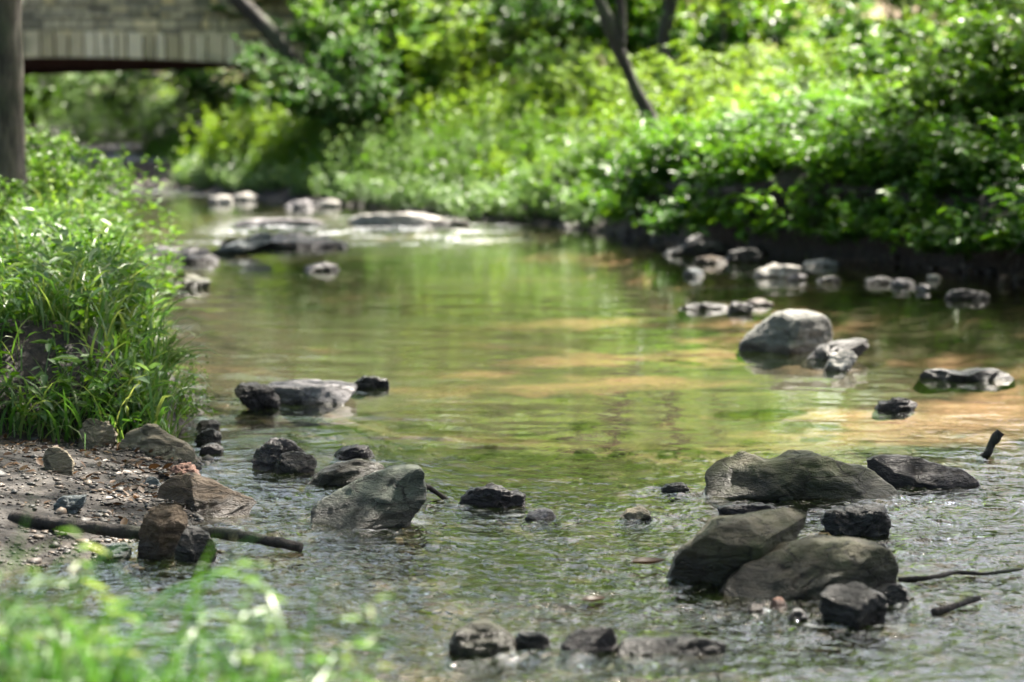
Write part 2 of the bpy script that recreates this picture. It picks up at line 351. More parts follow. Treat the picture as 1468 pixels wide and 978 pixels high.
stone('boulder', 'big pale grey block with a shaded right face, standing in the calm pool', [(1054,505),(1066,487),(1085,468),(1105,453),(1135,443),(1166,445),(1186,452),(1196,464),(1198,488),(1188,502),(1150,508),(1090,509)], 'lightgrey', 508, 0.8, 9, 0.025, facets=((-.55, -.75, .36, .50), (.60, -.78, .12, .50), (.1, -.3, .95, .80)))
stone('slab_stone', 'black tilted slab leaning against the big pale grey block', [(1148,516),(1175,498),(1205,490),(1240,486),(1251,494),(1245,503),(1210,510),(1175,518)], 'dark', 517, 0.55, 10, 0.04)
stone('stone', 'small pale rounded stone in front of the black tilted slab', [(1182,526),(1192,511),(1210,502),(1226,504),(1234,512),(1226,524),(1205,534),(1188,534)], 'pale', 533, 0.9, 11, 0.05)
stone('slab_stone', 'long flat black stone lying alone in dark water by the picture edge', [(1306,541),(1320,532),(1350,529),(1385,534),(1405,528),(1432,529),(1452,538),(1458,545),(1400,547),(1330,547)], 'dark', 547, 0.5, 12, 0.03)
stone('stone', 'tiny wet black stone breaking the surface below the long flat one', [(1255,586),(1266,577),(1290,570),(1310,572),(1322,582),(1300,590),(1268,591)], 'wet', 591, 0.7, 13, 0.08)
stone('boulder', 'long mossy olive boulder with a sunlit dip on top', [(1012,696),(1016,668),(1030,650),(1060,647),(1085,656),(1105,668),(1122,660),(1140,652),(1168,650),(1205,662),(1245,672),(1280,688),(1302,712),(1280,722),(1200,727),(1100,724),(1025,718)], 'moss', 724, 0.6, 14, 0.04, facets=((0, -.97, .2, .58), (-.3, -.6, .74, .66), (.4, -.62, .68, .7)))
stone('slab_stone', 'dark wedge-shaped slab trailing right of the long mossy boulder', [(1245,664),(1268,656),(1300,655),(1340,664),(1385,676),(1426,694),(1415,703),(1340,704),(1270,700)], 'wet', 703, 0.5, 15, 0.04, facets=((.1, -.7, .7, .5), (0, -1, -.1, .6)))
stone('boulder', 'tall dark wedge boulder with a flat tilted top overhanging its neighbour', [(958,848),(964,818),(985,788),(1008,766),(1028,750),(1065,743),(1110,736),(1152,729),(1172,735),(1174,746),(1160,766),(1136,790),(1110,815),(1080,848),(1020,856),(970,857)], 'olive', 852, 0.75, 16, 0.03, facets=((-.45, -.88, -.15, .50), (.2, -.42, .88, .70), (.75, -.6, -.2, .6)))
stone('boulder', 'broad olive-brown boulder sloping down left beneath the tall wedge', [(1018,868),(1045,843),(1080,818),(1120,797),(1165,783),(1215,779),(1258,785),(1282,802),(1298,832),(1296,858),(1240,872),(1150,876),(1070,876)], 'olive', 872, 0.7, 17, 0.035, facets=((-.30, -.60, .74, .56), (.55, -.8, .1, .62)))
stone('stone', 'blunt grey-purple stone in front of the broad olive-brown boulder', [(1182,870),(1190,852),(1212,844),(1240,843),(1266,856),(1282,872),(1272,896),(1250,908),(1215,904),(1190,890)], 'dark', 905, 0.8, 18, 0.04, facets=((-.1, -.55, .83, .6), (.5, -.85, .1, .6), (-.6, -.8, .0, .65)))
stone('stone', 'black angular stone between the mossy boulder and the tall wedge', [(1178,752),(1196,738),(1235,731),(1268,729),(1281,742),(1278,768),(1250,778),(1210,774)], 'dark', 776, 0.8, 19, 0.06)
stone('stone', 'low dark stone peeking out right of the broad olive-brown boulder', [(1270,858),(1285,842),(1305,846),(1318,862),(1312,872),(1285,874)], 'dark', 872, 0.9, 20, 0.06)
stone('stone', 'mossy black stone with a humped top at the bottom of the riffle', [(637,938),(648,918),(672,903),(696,898),(718,908),(736,922),(745,940),(715,954),(670,958),(642,952)], 'moss', 955, 0.7, 21, 0.04)
stone('stone', 'low dark tail stone right of the humped mossy one', [(728,932),(742,918),(765,914),(786,920),(793,934),(770,944),(738,946)], 'dark', 944, 0.7, 22, 0.05)
stone('stone', 'dark wet stone between the humped mossy stone and the long flat one', [(795,942),(812,925),(845,912),(880,912),(890,926),(876,944),(830,954)], 'wet', 953, 0.8, 23, 0.06)
stone('slab_stone', 'long low dark stone at the bottom edge of the stream', [(880,940),(890,928),(930,922),(985,921),(1025,926),(1048,934),(1040,946),(960,954),(895,952)], 'dark', 953, 0.5, 24, 0.04)
stone('stone', 'flat ridged wet stone in the riffle right of the grey-green boulder', [(654,720),(672,708),(700,704),(722,698),(742,706),(757,718),(752,730),(700,732),(665,729)], 'wet', 731, 0.7, 25, 0.08)
stone('stone', 'flat pale wet stone awash between the two riffle sticks', [(745,742),(762,735),(790,738),(806,744),(795,750),(760,751)], 'lilac', 751, 0.9, 26, 0.07)
stone('stone', 'small black stone in broken water left of the mossy boulder', [(944,706),(955,699),(975,695),(992,699),(994,707),(970,711)], 'dark', 710, 0.8, 27, 0.07)
stone('stone', 'low dark wet stone tucked under the left foot of the mossy boulder', [(1022,738),(1040,727),(1075,724),(1110,728),(1130,738),(1090,746),(1040,746)], 'wet', 745, 0.5, 28, 0.06)
stone('stone', 'pale submerged stone in the pebbly shallows below the riffle', [(880,746),(895,735),(925,732),(952,738),(955,746),(915,751)], 'tan', 750, 0.9, 29, 0.06)
stone('stone', 'small rust-red pebble wedged at the foot of the broad olive-brown boulder', [(1106,874),(1114,865),(1130,864),(1140,872),(1134,880),(1112,881)], 'red', 880, 0.9, 30, 0.05, res=(48, 20))
stone('stone', 'tan pebble beside the rust-red one under the broad olive-brown boulder', [(1070,882),(1082,874),(1098,876),(1104,885),(1088,890)], 'brown', 889, 0.9, 31, 0.05, res=(48, 20))
stone('stone', 'grey pebble between the rust-red pebble and the blunt grey-purple stone', [(1128,892),(1142,880),(1160,882),(1170,892),(1155,900),(1135,900)], 'dark', 899, 0.9, 32, 0.05, res=(48, 20))
# right shore
stone('stone', 'sunlit white block at the foot of the right bank', [(1082,392),(1088,376),(1106,369),(1128,367),(1146,372),(1148,386),(1118,394),(1094,400)], 'pale', 398, 0.9, 33, 0.05)
stone('stone', 'grey stone touching the right end of the sunlit white block', [(1124,396),(1134,387),(1152,386),(1160,394),(1154,402),(1130,402)], 'lilac', 402, 0.9, 34, 0.06, res=(60, 24))
stone('stone', 'blue-grey flat stone behind the sunlit white block', [(1148,376),(1158,366),(1180,364),(1204,370),(1200,382),(1165,382)], 'blue', 382, 0.7, 35, 0.06, res=(60, 24))
stone('stone', 'dark stone at the waterline under the hanging grass tuft', [(1164,400),(1178,391),(1200,390),(1212,398),(1200,405),(1172,405)], 'dark', 405, 0.8, 36, 0.07, res=(60, 24))
stone('stone', 'round grey stone in brown water left of the sunlit white block', [(978,392),(982,381),(994,377),(1006,381),(1012,391),(1000,396),(984,396)], 'blue', 396, 0.9, 37, 0.05, res=(60, 24))
stone('stone', 'dark low stone in the row under the right bank, nearest the tuft', [(1236,402),(1250,391),(1272,389),(1284,398),(1276,406),(1244,407)], 'dark', 407, 0.8, 38, 0.07, res=(60, 24))
stone('stone', 'lilac stone in the row under the right bank beside the white pebble', [(1276,406),(1284,395),(1300,391),(1312,398),(1310,408),(1288,411)], 'lilac', 411, 0.8, 39, 0.07, res=(60, 24))
stone('stone', 'small white pebble bright in the shade under the right bank', [(1328,397),(1332,389),(1344,388),(1351,394),(1346,401),(1334,402)], 'pale', 401, 0.9, 40, 0.05, res=(48, 20))
stone('stone', 'pale grey pebble just below the small white one', [(1310,412),(1316,404),(1328,402),(1336,409),(1330,417),(1316,417)], 'lilac', 417, 0.9, 41, 0.05, res=(48, 20))
stone('stone', 'dark blocky stone with pale foot at the right end of the row', [(1356,426),(1366,411),(1384,404),(1406,408),(1420,420),(1412,430),(1372,431)], 'dark', 430, 0.8, 42, 0.06)
stone('stone', 'upright pale-topped stone against the soil bank near the picture edge', [(1432,404),(1434,388),(1442,383),(1450,388),(1452,404),(1442,408)], 'brown', 408, 0.8, 43, 0.06, res=(60, 24))
stone('stone', 'brown stone beyond the upright pale-topped one at the soil bank', [(1450,398),(1456,386),(1470,382),(1488,388),(1490,400),(1466,404)], 'brown', 404, 0.8, 44, 0.06, res=(60, 24))
stone('slab_stone', 'long thin black slab in the sunny shallows', [(962,440),(985,434),(1020,431),(1045,433),(1044,441),(1010,444),(975,444)], 'dark', 444, 0.5, 45, 0.04)
stone('stone', 'small grey stone at the end of the long thin black slab', [(1040,444),(1050,434),(1066,432),(1080,438),(1076,447),(1052,449)], 'dark', 449, 0.9, 46, 0.07, res=(60, 24))
stone('stone', 'flat brown stone just behind the small grey one in the shallows', [(1058,436),(1070,427),(1095,425),(1110,430),(1108,437),(1080,439)], 'brown', 439, 0.8, 47, 0.06, res=(60, 24))
stone('boulder', 'dark heap-shaped boulder at the foot of the undercut bank', [(945,362),(960,350),(985,334),(1010,333),(1034,345),(1040,360),(1010,368),(965,368)], 'dark', 366, 0.7, 48, 0.08)
stone('stone', 'reddish-brown stone beside the dark heap-shaped boulder', [(990,374),(1000,362),(1024,360),(1042,368),(1036,378),(1004,379)], 'brown', 378, 0.8, 49, 0.07, res=(60, 24))
stone('stone', 'grey stone right of the reddish-brown one under the bank', [(1036,372),(1046,348),(1066,340),(1088,352),(1092,368),(1070,377),(1044,378)], 'dark', 376, 0.8, 50, 0.07, res=(60, 24))
# left bank
stone('boulder', 'tan layered boulder under the grass at the left waterside', [(158,648),(170,628),(192,617),(214,615),(244,626),(268,638),(282,654),(262,664),(205,663),(168,660)], 'tan', 661, 0.7, 51, 0.05, ground=0.10, facets=((.1, -.85, .5, .6), (-.5, -.8, .3, .65)))
stone('boulder', 'brown ridge-backed boulder running down from the mud into the water', [(214,722),(222,702),(242,687),(268,682),(292,692),(330,708),(364,722),(345,732),(300,744),(250,748),(222,742)], 'brown', 744, 0.6, 52, 0.035, ground=0.02, facets=((.38, -.72, .58, .52), (-.6, -.75, .25, .55)))
stone('boulder', 'dark upright blocky stone standing across the log', [(188,792),(192,762),(206,738),(226,722),(252,722),(264,736),(262,760),(250,784),(236,804),(206,806)], 'brown', 804, 0.75, 53, 0.05, ground=0.02, facets=((.5, -.85, .1, .6), (-.6, -.78, .1, .6), (0, -.5, .86, .7)))
stone('stone', 'dark squat stone in the angle between the upright stone and the log', [(242,806),(250,776),(268,758),(290,768),(306,788),(304,806),(270,816)], 'dark', 812, 0.8, 54, 0.05)
stone('stone', 'flat blue-grey stone lying on the gravelly mud', [(58,736),(72,722),(96,713),(117,712),(114,726),(90,738),(66,742)], 'blue', 740, 0.7, 55, 0.05, ground=0.08)
stone('stone', 'round tan stone half set in the soil of the left bank', [(54,664),(58,648),(72,641),(88,648),(100,664),(98,680),(80,684),(64,678)], 'tan', 682, 0.8, 56, 0.04, ground=0.2)
stone('stone', 'reddish flat stone behind the brown ridge-backed boulder', [(238,678),(250,667),(272,668),(292,682),(280,692),(250,690)], 'red', 690, 0.8, 57, 0.06, ground=0.03)
stone('stone', 'pale wet flat stone at the muddy waterline by the log', [(126,800),(140,788),(165,783),(184,790),(176,802),(145,808)], 'blue', 806, 0.8, 58, 0.06)
stone('stone', 'weathered tan stone under drooping grass blades at the left bank', [(104,636),(112,612),(130,600),(152,610),(164,630),(150,646),(116,646)], 'tan', 645, 0.7, 59, 0.07, ground=0.16)
stone('slab_stone', 'thin dark slab on top of the stack at the left waterside', [(272,612),(282,605),(304,603),(314,609),(306,616),(280,618)], 'dark', 618, 0.9, 60, 0.05, ground=0.05, res=(60, 24))
stone('slab_stone', 'middle dark slab in the stack at the left waterside', [(272,632),(280,620),(302,617),(316,626),(308,636),(282,638)], 'dark', 638, 0.9, 61, 0.05, res=(60, 24))
stone('slab_stone', 'lowest grey wet slab of the stack at the left waterside', [(278,650),(286,640),(306,637),(318,645),(308,654),(286,655)], 'wet', 654, 0.9, 62, 0.05, res=(60, 24))
stone('stone', 'lilac flat pebble in the gravel near the reddish stone', [(196,694),(206,686),(222,688),(228,696),(212,701)], 'blue', 700, 0.8, 63, 0.05, ground=0.06, res=(48, 20))
# upstream ledge
stone('slab_stone', 'long grey ledge slab tilted up to the right in the upstream riffle', [(286,362),(318,346),(345,328),(368,314),(390,312),(394,322),(372,338),(330,356),(300,366)], 'blue', 364, 0.35, 64, 0.03)
stone('slab_stone', 'broad flat wet ledge spanning the riffle between tilted slab and sunlit ledge', [(300,352),(330,338),(400,334),(470,336),(500,344),(460,354),(350,358)], 'wet', 356, .7, 78, .04)
stone('slab_stone', 'low grey shelf stone at the far edge of the upstream riffle', [(330,318),(352,308),(410,306),(462,310),(480,318),(430,324),(350,324)], 'lilac', 323, .7, 79, .04)
stone('slab_stone', 'flat grey ledge stone left of the tilted slab', [(172,368),(180,348),(215,340),(265,340),(304,346),(300,360),(240,370),(190,373)], 'lilac', 372, 0.5, 65, 0.04)
stone('stone', 'dark broken stone with wet glints below the tilted slab', [(250,372),(268,361),(300,358),(318,366),(300,376),(265,378)], 'wet', 377, 0.7, 66, 0.08, res=(60, 24))
stone('boulder', 'mossy dark boulder against the left bank with deep shade below', [(184,408),(192,388),(215,378),(255,374),(285,384),(303,398),(300,412),(240,416),(195,415)], 'moss', 414, 0.7, 67, 0.05)
stone('stone', 'low grey stone right of the tilted ledge slab', [(376,344),(384,331),(410,327),(440,331),(456,340),(440,347),(395,348)], 'lilac', 348, 0.6, 68, 0.06, res=(60, 24))
stone('stone', 'white stone at the near lip of the upstream riffle', [(444,340),(450,332),(464,330),(474,336),(470,343),(452,344)], 'pale', 343, 0.9, 69, 0.05, res=(48, 20))
stone('stone', 'tiny black stone in still water below the riffle', [(482,352),(487,347),(497,346),(502,350),(496,354),(486,355)], 'dark', 355, 0.9, 70, 0.05, res=(48, 20))
stone('slab_stone', 'broad sunlit pale ledge at the edge of the far bank', [(495,312),(510,298),(560,290),(610,296),(640,308),(636,322),(570,326),(510,322)], 'pale', 324, 0.6, 71, 0.03)
stone('stone', 'dark humped stone at the right end of the broad sunlit ledge', [(596,322),(612,310),(640,304),(668,307),(682,318),(664,325),(615,327)], 'olive', 325, 0.6, 72, 0.05, res=(60, 24))
stone('stone', 'small wet stone with sparkling water alone in the pool', [(434,384),(442,374),(462,371),(482,375),(489,383),(470,388),(444,388)], 'wet', 388, 0.7, 73, 0.09, res=(60, 24))
stone('stone', 'pale stone at the water below the bright bush', [(296,290),(302,274),(318,269),(332,276),(334,288),(316,293)], 'pale', 291, 0.8, 74, 0.06, res=(60, 24))
stone('stone', 'flat pale stone right of the pale one below the bright bush', [(330,284),(338,272),(356,268),(370,276),(366,285),(344,288)], 'pale', 287, 0.8, 75, 0.06, res=(60, 24))
stone('stone', 'pale rounded stone by the far bank under dark leaves', [(452,292),(460,281),(476,278),(490,286),(484,295),(462,297)], 'pale', 296, 0.8, 76, 0.06, res=(60, 24))
stone('stone', 'grey shelf stone at the far bank between ledge and bush', [(408,294),(420,282),(445,280),(462,290),(450,299),(420,300)], 'lilac', 299, 0.8, 77, 0.06, res=(60, 24))

# ------------------------------------------------------------------ the water
wy = graded(4.0, 47.0, lambda y: 0.013 if y < 8.5 else 0.013 + 0.0042 * (y - 8.5))
NU = 640
U = np.linspace(-1, 1, NU)
WX = U[None] * (0.24 * wy[:, None] + 1.6) - 0.12 * np.clip(wy - 24, 0, 40)[:, None] * 0.6
WY = np.repeat(wy[:, None], NU, 1)
def waves(x, y):
    r = np.random.default_rng(3)
    wx = x + 0.10 * fbm2(x, y, 2.2, 3, 41); wyv = y + 0.10 * fbm2(x, y, 2.2, 3, 42)
    fine = 0; calm = 0
    for k in range(46):
        lam = 0.045 * 4.2 ** r.random(); th = r.normal(0.15, 0.75) + (math.pi / 2)
        kx, ky = math.cos(th) * 2 * math.pi / lam, math.sin(th) * 2 * math.pi / lam
        fine = fine + lam / (2 * math.pi) * np.sin(kx * wx + ky * wyv + r.random() * 6.28)
    for k in range(26):
        lam = 0.16 * 6.0 ** r.random(); th = r.normal(0.0, 0.5) + (math.pi / 2)
        kx, ky = math.cos(th) * 2 * math.pi / lam, math.sin(th) * 2 * math.pi / lam
        calm = calm + lam / (2 * math.pi) * np.sin(kx * wx + ky * wyv + r.random() * 6.28)
    fine /= math.sqrt(46 / 2); calm /= math.sqrt(26 / 2)
    pat = 0.5 + 0.5 * np.clip(1.6 * fbm2(x, y * 0.8, 1.1, 3, 55) + 0.25, -1, 1)
    rif = (1 - ss(8.8, 11.2, y + 0.9 * fbm2(x, y, 0.8, 3, 60) - 0.15 * x))
    far = ss(25.2, 26.6, y) * (1 - ss(30.5, 33.5, y)) * ss(-4.0, -3.1, x) * (1 - ss(-0.9, 0.4, x))
    far = far + 0.7 * ss(39.5, 41, y) * (1 - ss(43, 45, y))
    edge = 0.0
    a_f = 0.008 + 0.13 * rif * (0.35 + 0.65 * pat) + 0.16 * far
    a_c = 0.008 + 0.028 * rif + 0.03 * far + 0.010 * (1 - ss(10, 16, y))
    fp = fbm2(x, y * 1.6, 2.4, 4, 91)
    foam_glint = np.clip(far * ss(0.05, 0.55, fp), 0, 1)
    ripple = np.clip(0.03 + rif * (0.25 + 0.75 * pat) + 0.8 * far + 0.10 * ss(.2, .8, fbm2(x * .5, y * 1.4, .9, 3, 95)), 0, 1)
    for rx, ry, rw, rd in ROCKS:                          # the flow breaks round each stone
        if ry > 13: continue
        e = np.sqrt(((x - rx) / rw) ** 2 + ((y - ry) / rd) ** 2)
        ring = np.exp(-np.maximum(e - 1, 0) * rw / .07) * (e > .6)
        wake = np.exp(-((x - rx) / (rw * .9)) ** 2) * np.exp(-np.maximum(ry - y, 0) / .55) * (y < ry)
        k_ = .35 + .65 * rif
        ripple = np.clip(ripple + .5 * k_ * ring + .45 * k_ * wake, 0, 1.15)
        a_f = a_f + .05 * k_ * ring + .05 * k_ * wake
        foam_glint = np.maximum(foam_glint, .28 * rif * ring * ss(.25, .7, fbm2(x, y, 9.0, 2, 93)))  # white rings painted in for sparkle round the near stones
    return a_f * fine + a_c * calm, ripple, foam_glint
WZ, RIP, FOAM_GLINT = waves(WX, WY)
def water_mat():
    m, nt, out = newmat('creek_water')
    gp = geopos(nt)
    rp = N(nt, 'ShaderNodeAttribute', attribute_name='ripple').outputs['Fac']; fm_ = N(nt, 'ShaderNodeAttribute', attribute_name='foam_glint').outputs['Fac']
    mp = N(nt, 'ShaderNodeMapping', i_Vector=gp); mp.inputs['Scale'].default_value = (1.0, 0.85, 1.0)
    n1 = N(nt, 'ShaderNodeTexNoise', i_Vector=mp.outputs[0], i_Scale=19.0, i_Detail=2.5, i_Roughness=0.55, i_Distortion=0.5)
    n2 = N(nt, 'ShaderNodeTexNoise', i_Vector=mp.outputs[0], i_Scale=8.0, i_Detail=2.0, i_Roughness=0.5, i_Distortion=0.6)
    h = math_(nt, 'ADD', n1.outputs[0], math_(nt, 'MULTIPLY', n2.outputs[0], 1.3))
    bp = N(nt, 'ShaderNodeBump', i_Distance=0.019, i_Height=h); nt.links.new(rp, bp.inputs['Strength'])
    fr = N(nt, 'ShaderNodeFresnel', i_IOR=1.333); nt.links.new(bp.outputs[0], fr.inputs['Normal'])
    tr = N(nt, 'ShaderNodeBsdfTransparent'); tr.inputs[0].default_value = (0.67, 0.635, 0.53, 1)
    df = N(nt, 'ShaderNodeBsdfDiffuse'); df.inputs[0].default_value = (0.045, 0.078, 0.014, 1)
    body = N(nt, 'ShaderNodeMixShader', i_0=0.045); nt.links.new(tr.outputs[0], body.inputs[1]); nt.links.new(df.outputs[0], body.inputs[2])
    gl = N(nt, 'ShaderNodeBsdfGlossy', i_Roughness=0.03); gl.inputs[0].default_value = (1, 1, 1, 1); nt.links.new(bp.outputs[0], gl.inputs['Normal'])
    mx = N(nt, 'ShaderNodeMixShader', i_0=fr.outputs[0]); nt.links.new(body.outputs[0], mx.inputs[1]); nt.links.new(gl.outputs[0], mx.inputs[2])
    fo = N(nt, 'ShaderNodeBsdfDiffuse'); fo.inputs[0].default_value = (0.8, 0.82, 0.84, 1)
    m2 = N(nt, 'ShaderNodeMixShader'); nt.links.new(math_(nt, 'MULTIPLY', fm_, ramp(nt, N(nt, 'ShaderNodeTexNoise', i_Vector=mp.outputs[0], i_Scale=16.0, i_Detail=4.0, i_Roughness=.7).outputs[0], [(.45, 0.0), (.6, .75)]).outputs[0]), m2.inputs[0]); nt.links.new(mx.outputs[0], m2.inputs[1]); nt.links.new(fo.outputs[0], m2.inputs[2])
    nt.links.new(m2.outputs[0], out.inputs[0])
    return m
wm = make_mesh('water', np.stack([WX, WY, WZ], -1), grid_faces(NU, len(wy)), water_mat())
for nm_, arr in (('ripple', RIP), ('foam_glint', FOAM_GLINT)):
    at_ = wm.attributes.new(nm_, 'FLOAT', 'POINT'); at_.data.foreach_set('value', arr.astype(np.float32).ravel())
w = link('water', wm)
tag(w, 'shallow rippling creek water reflecting green leaves', 'water', kind='structure')

# pebbles of the mud bar: gravel nobody could count
def gravel(name, n, sampler, size, mat, label):
    base = np.array([(math.cos(a) * math.cos(b), math.sin(a) * math.cos(b), math.sin(b)) for b in (-0.9, -0.1, 0.7) for a in np.linspace(0, 2 * math.pi, 6, endpoint=False)] + [(0, 0, 1)])
    f = []
    for k in range(2):
        for i in range(6): f.append((k * 6 + i, k * 6 + (i + 1) % 6, (k + 1) * 6 + (i + 1) % 6, (k + 1) * 6 + i))
    f = np.array(f); tr = np.array([(12 + i, 12 + (i + 1) % 6, 18) for i in range(6)])
    P = sampler(n); n = len(P)
    s = size * np.exp(rng.normal(0, 0.5, n))
    a = rng.random(n) * 6.28; c, sn = np.cos(a), np.sin(a)
    b = base[None] * (1 + 0.25 * rng.normal(size=(n, 19, 1))) * np.stack([s, s * rng.uniform(0.6, 1, n), s * rng.uniform(0.3, 0.65, n)], 1)[:, None]
    x = b[..., 0] * c[:, None] - b[..., 1] * sn[:, None]; y = b[..., 0] * sn[:, None] + b[..., 1] * c[:, None]
    V = np.stack([x, y, b[..., 2]], -1) + P[:, None]
    o = (np.arange(n) * 19)[:, None, None]
    ob = link(name, make_mesh(name, V, [(f[None] + o).reshape(-1, 4), (tr[None] + o).reshape(-1, 3)], mat))
    return tag(ob, label, 'gravel', kind='stuff')
def gravel_mat():
    m, nt, out = newmat('mixed_gravel')
    g_ = nt.nodes.new('ShaderNodeNewGeometry')
    c = ramp(nt, g_.outputs['Random Per Island'], [(0, (0.007, 0.006, 0.005)), (0.35, (0.028, 0.019, 0.012)), (0.6, (0.022, 0.022, 0.021)), (0.85, (0.055, 0.036, 0.022)), (1, (0.12, 0.09, 0.065))])
    p = N(nt, 'ShaderNodeBsdfPrincipled', i_Roughness=0.6); nt.links.new(c.outputs[0], p.inputs['Base Color']); nt.links.new(p.outputs[0], out.inputs[0])
    return m
GRAVEL = gravel_mat()
GRAVEL_PALE = ROCK['pale']
def bar(n):
    y = rng.uniform(7.7, 11.0, n * 2); x = xL(y) - rng.exponential(0.45, n * 2) + 0.12
    z = terr(x, y); k = (x > -3.2) & (z < 0.3)
    return np.stack([x, y, z + 0.002], 1)[k][:n]
gravel('gravel', 4000, bar, 0.0075, GRAVEL, 'mixed brown and grey gravel on the muddy left bar')
def shore(n):
    y = rng.uniform(20, 45, n); x = xR(y) + rng.normal(-0.1, 0.28, n)
    return np.stack([x, y, terr(x, y)], 1)
gravel('gravel', 1100, shore, 0.035, GRAVEL, 'scattered pebbles along the foot of the far bank')

def bedp(n):
    y = 6 + 7 * rng.random(n) ** 1.2; x = xL(y) + (xR(y) - xL(y)) * rng.random(n); k = fbm2(x, y, .9, 2, 61) > -.25
    x, y = x[k], y[k]; return np.stack([x, y, terr(x, y)], 1)
gravel('gravel', 6500, bedp, 0.018, GRAVEL, 'pebbles and cobbles on the streambed under the water')
def bar2(n):
    y = rng.uniform(46, 57, n); x = rng.uniform(-13.5, -6.5, n); return np.stack([x, y, terr(x, y)], 1)
gravel('gravel', 2500, bar2, 0.05, GRAVEL_PALE, 'pale gravel bar beyond the bridge')
# ------------------------------------------------------------------ wood in the water
def tube(path, rad, sides=10, bump=0.0, seed=0, cap=True):
    P = np.array(path, float); r = np.array(rad, float); n = len(P)
    T = np.gradient(P, axis=0); T /= np.linalg.norm(T, axis=1)[:, None] + 1e-9
    up = np.array([0, 0, 1.0]) if abs(T[:, 2]).mean() < 0.8 else np.array([1.0, 0, 0])
    A = np.cross(T, up); A /= np.linalg.norm(A, axis=1)[:, None] + 1e-9
    B = np.cross(T, A)
    a = np.linspace(0, 2 * math.pi, sides, endpoint=False)
    V = P[:, None] + r[:, None, None] * (np.cos(a)[None, :, None] * A[:, None] + np.sin(a)[None, :, None] * B[:, None])
    if bump:
        q = V.reshape(-1, 3); d = (V - P[:, None]).reshape(-1, 3)
        V = (q + d * (bump * fbm(q / (r.max() * 2.0) + seed, 3, seed))[:, None]).reshape(V.shape)
    i = np.arange(n - 1)[:, None] * sides + np.arange(sides)[None]; j = np.arange(n - 1)[:, None] * sides + (np.arange(sides)[None] + 1) % sides
    F = np.stack([i, j, j + sides, i + sides], -1).reshape(-1, 4)
    V = V.reshape(-1, 3)
    if cap:
        V = np.vstack([V, P[0], P[-1]]); k = np.arange(sides); o = (n - 1) * sides
        F = np.vstack([F, np.stack([np.full(sides, n * sides), (k + 1) % sides, k, k], 1)[:, [0, 1, 2, 2]] * 0 + np.stack([k, np.full(sides, n * sides), np.full(sides, n * sides), (k + 1) % sides], 1)]) if False else F
        T1 = np.stack([np.full(sides, n * sides), (k + 1) % sides, k], 1); T2 = np.stack([np.full(sides, n * sides + 1), o + k, o + (k + 1) % sides], 1)
        return V, F, np.vstack([T1, T2])
    return V, F, np.zeros((0, 3), int)
class Tubes:
    def __init__(s): s.v, s.q, s.t, s.n = [], [], [], 0
    def add(s, *a, **k):
        v, q, t = tube(*a, **k); s.v.append(v); s.q.append(q + s.n); s.t.append(t + s.n); s.n += len(v)
    def mesh(s, name, mat):
        f = [np.vstack(s.q)]; t = np.vstack(s.t)
        return make_mesh(name, np.vstack(s.v), f + ([t] if len(t) else []), mat)
def spline(pts, n=30):
    p = np.array(pts, float); t = np.linspace(0, 1, len(p)); tt = np.linspace(0, 1, n)
    o = np.stack([np.interp(tt, t, p[:, k]) for k in range(3)], 1)
    for _ in range(max(2, n // 8)): o[1:-1] = 0.25 * o[:-2] + 0.5 * o[1:-1] + 0.25 * o[2:]
    return o
def wood(name, label, pts, r0, r1, cat, n=40, seed=1, knots=()):
    t = Tubes(); path = spline(pts, n); rr = np.linspace(r0, r1, n)
    t.add(path, rr, 12, 0.3, seed)
    for k, d, l in knots:
        a = path[int(k * (n - 1))]; b = a + np.array(d)
        t.add(spline([a, a + 0.6 * np.array(d), b + np.array([0, 0, 0.02])], 8), np.linspace(r1 * 0.6, r1 * 0.3, 8), 7, 0.2, seed + 3)
    return tag(link(name, t.mesh(name, WETWOOD)), label, cat)
wood('log', 'dark wet log lying from the mud bar into the water past the upright stone',
     [at(8, 748, .07), at(90, 757, .07), at(190, 770, .06), at(300, 768, .045), at(360, 776, .04), at(428, 790, .02)], 0.026, 0.016, 'log', 60, 2)
wood('stick', 'short dark stick poking up out of the water at the picture edge', [at(1412, 662, -.03), at(1420, 655, 0.0), tuple(at(1428, 655, 0) + Vector((0, 0, .05))), tuple(at(1441, 655, 0) + Vector((0, 0, .10)))], 0.022, 0.019, 'stick', 20, 3)
wood('stick', 'thin dark curved stick at the right end of the grey-green boulder', [tuple(at(600, 722, 0) + Vector((0, 0, .055))), tuple(at(614, 720, 0) + Vector((0, 0, .05))), tuple(at(626, 720, 0) + Vector((0, 0, .025))), at(642, 722, -.01)], 0.013, 0.009, 'stick', 20, 4)
wood('branch', 'short black branch adrift right of the blunt grey-purple stone', [at(1348, 886, .005), at(1375, 878, .012), at(1398, 870, .015), at(1414, 864, .02)], 0.013, 0.008, 'branch', 24, 5)
wood('branch', 'long thin wet branch trailing right from the broad olive-brown boulder', [at(1296, 838, .0), at(1340, 836, .01), at(1380, 826, .012), at(1420, 830, .006), at(1475, 822, .01)], 0.009, 0.005, 'branch', 40, 6)

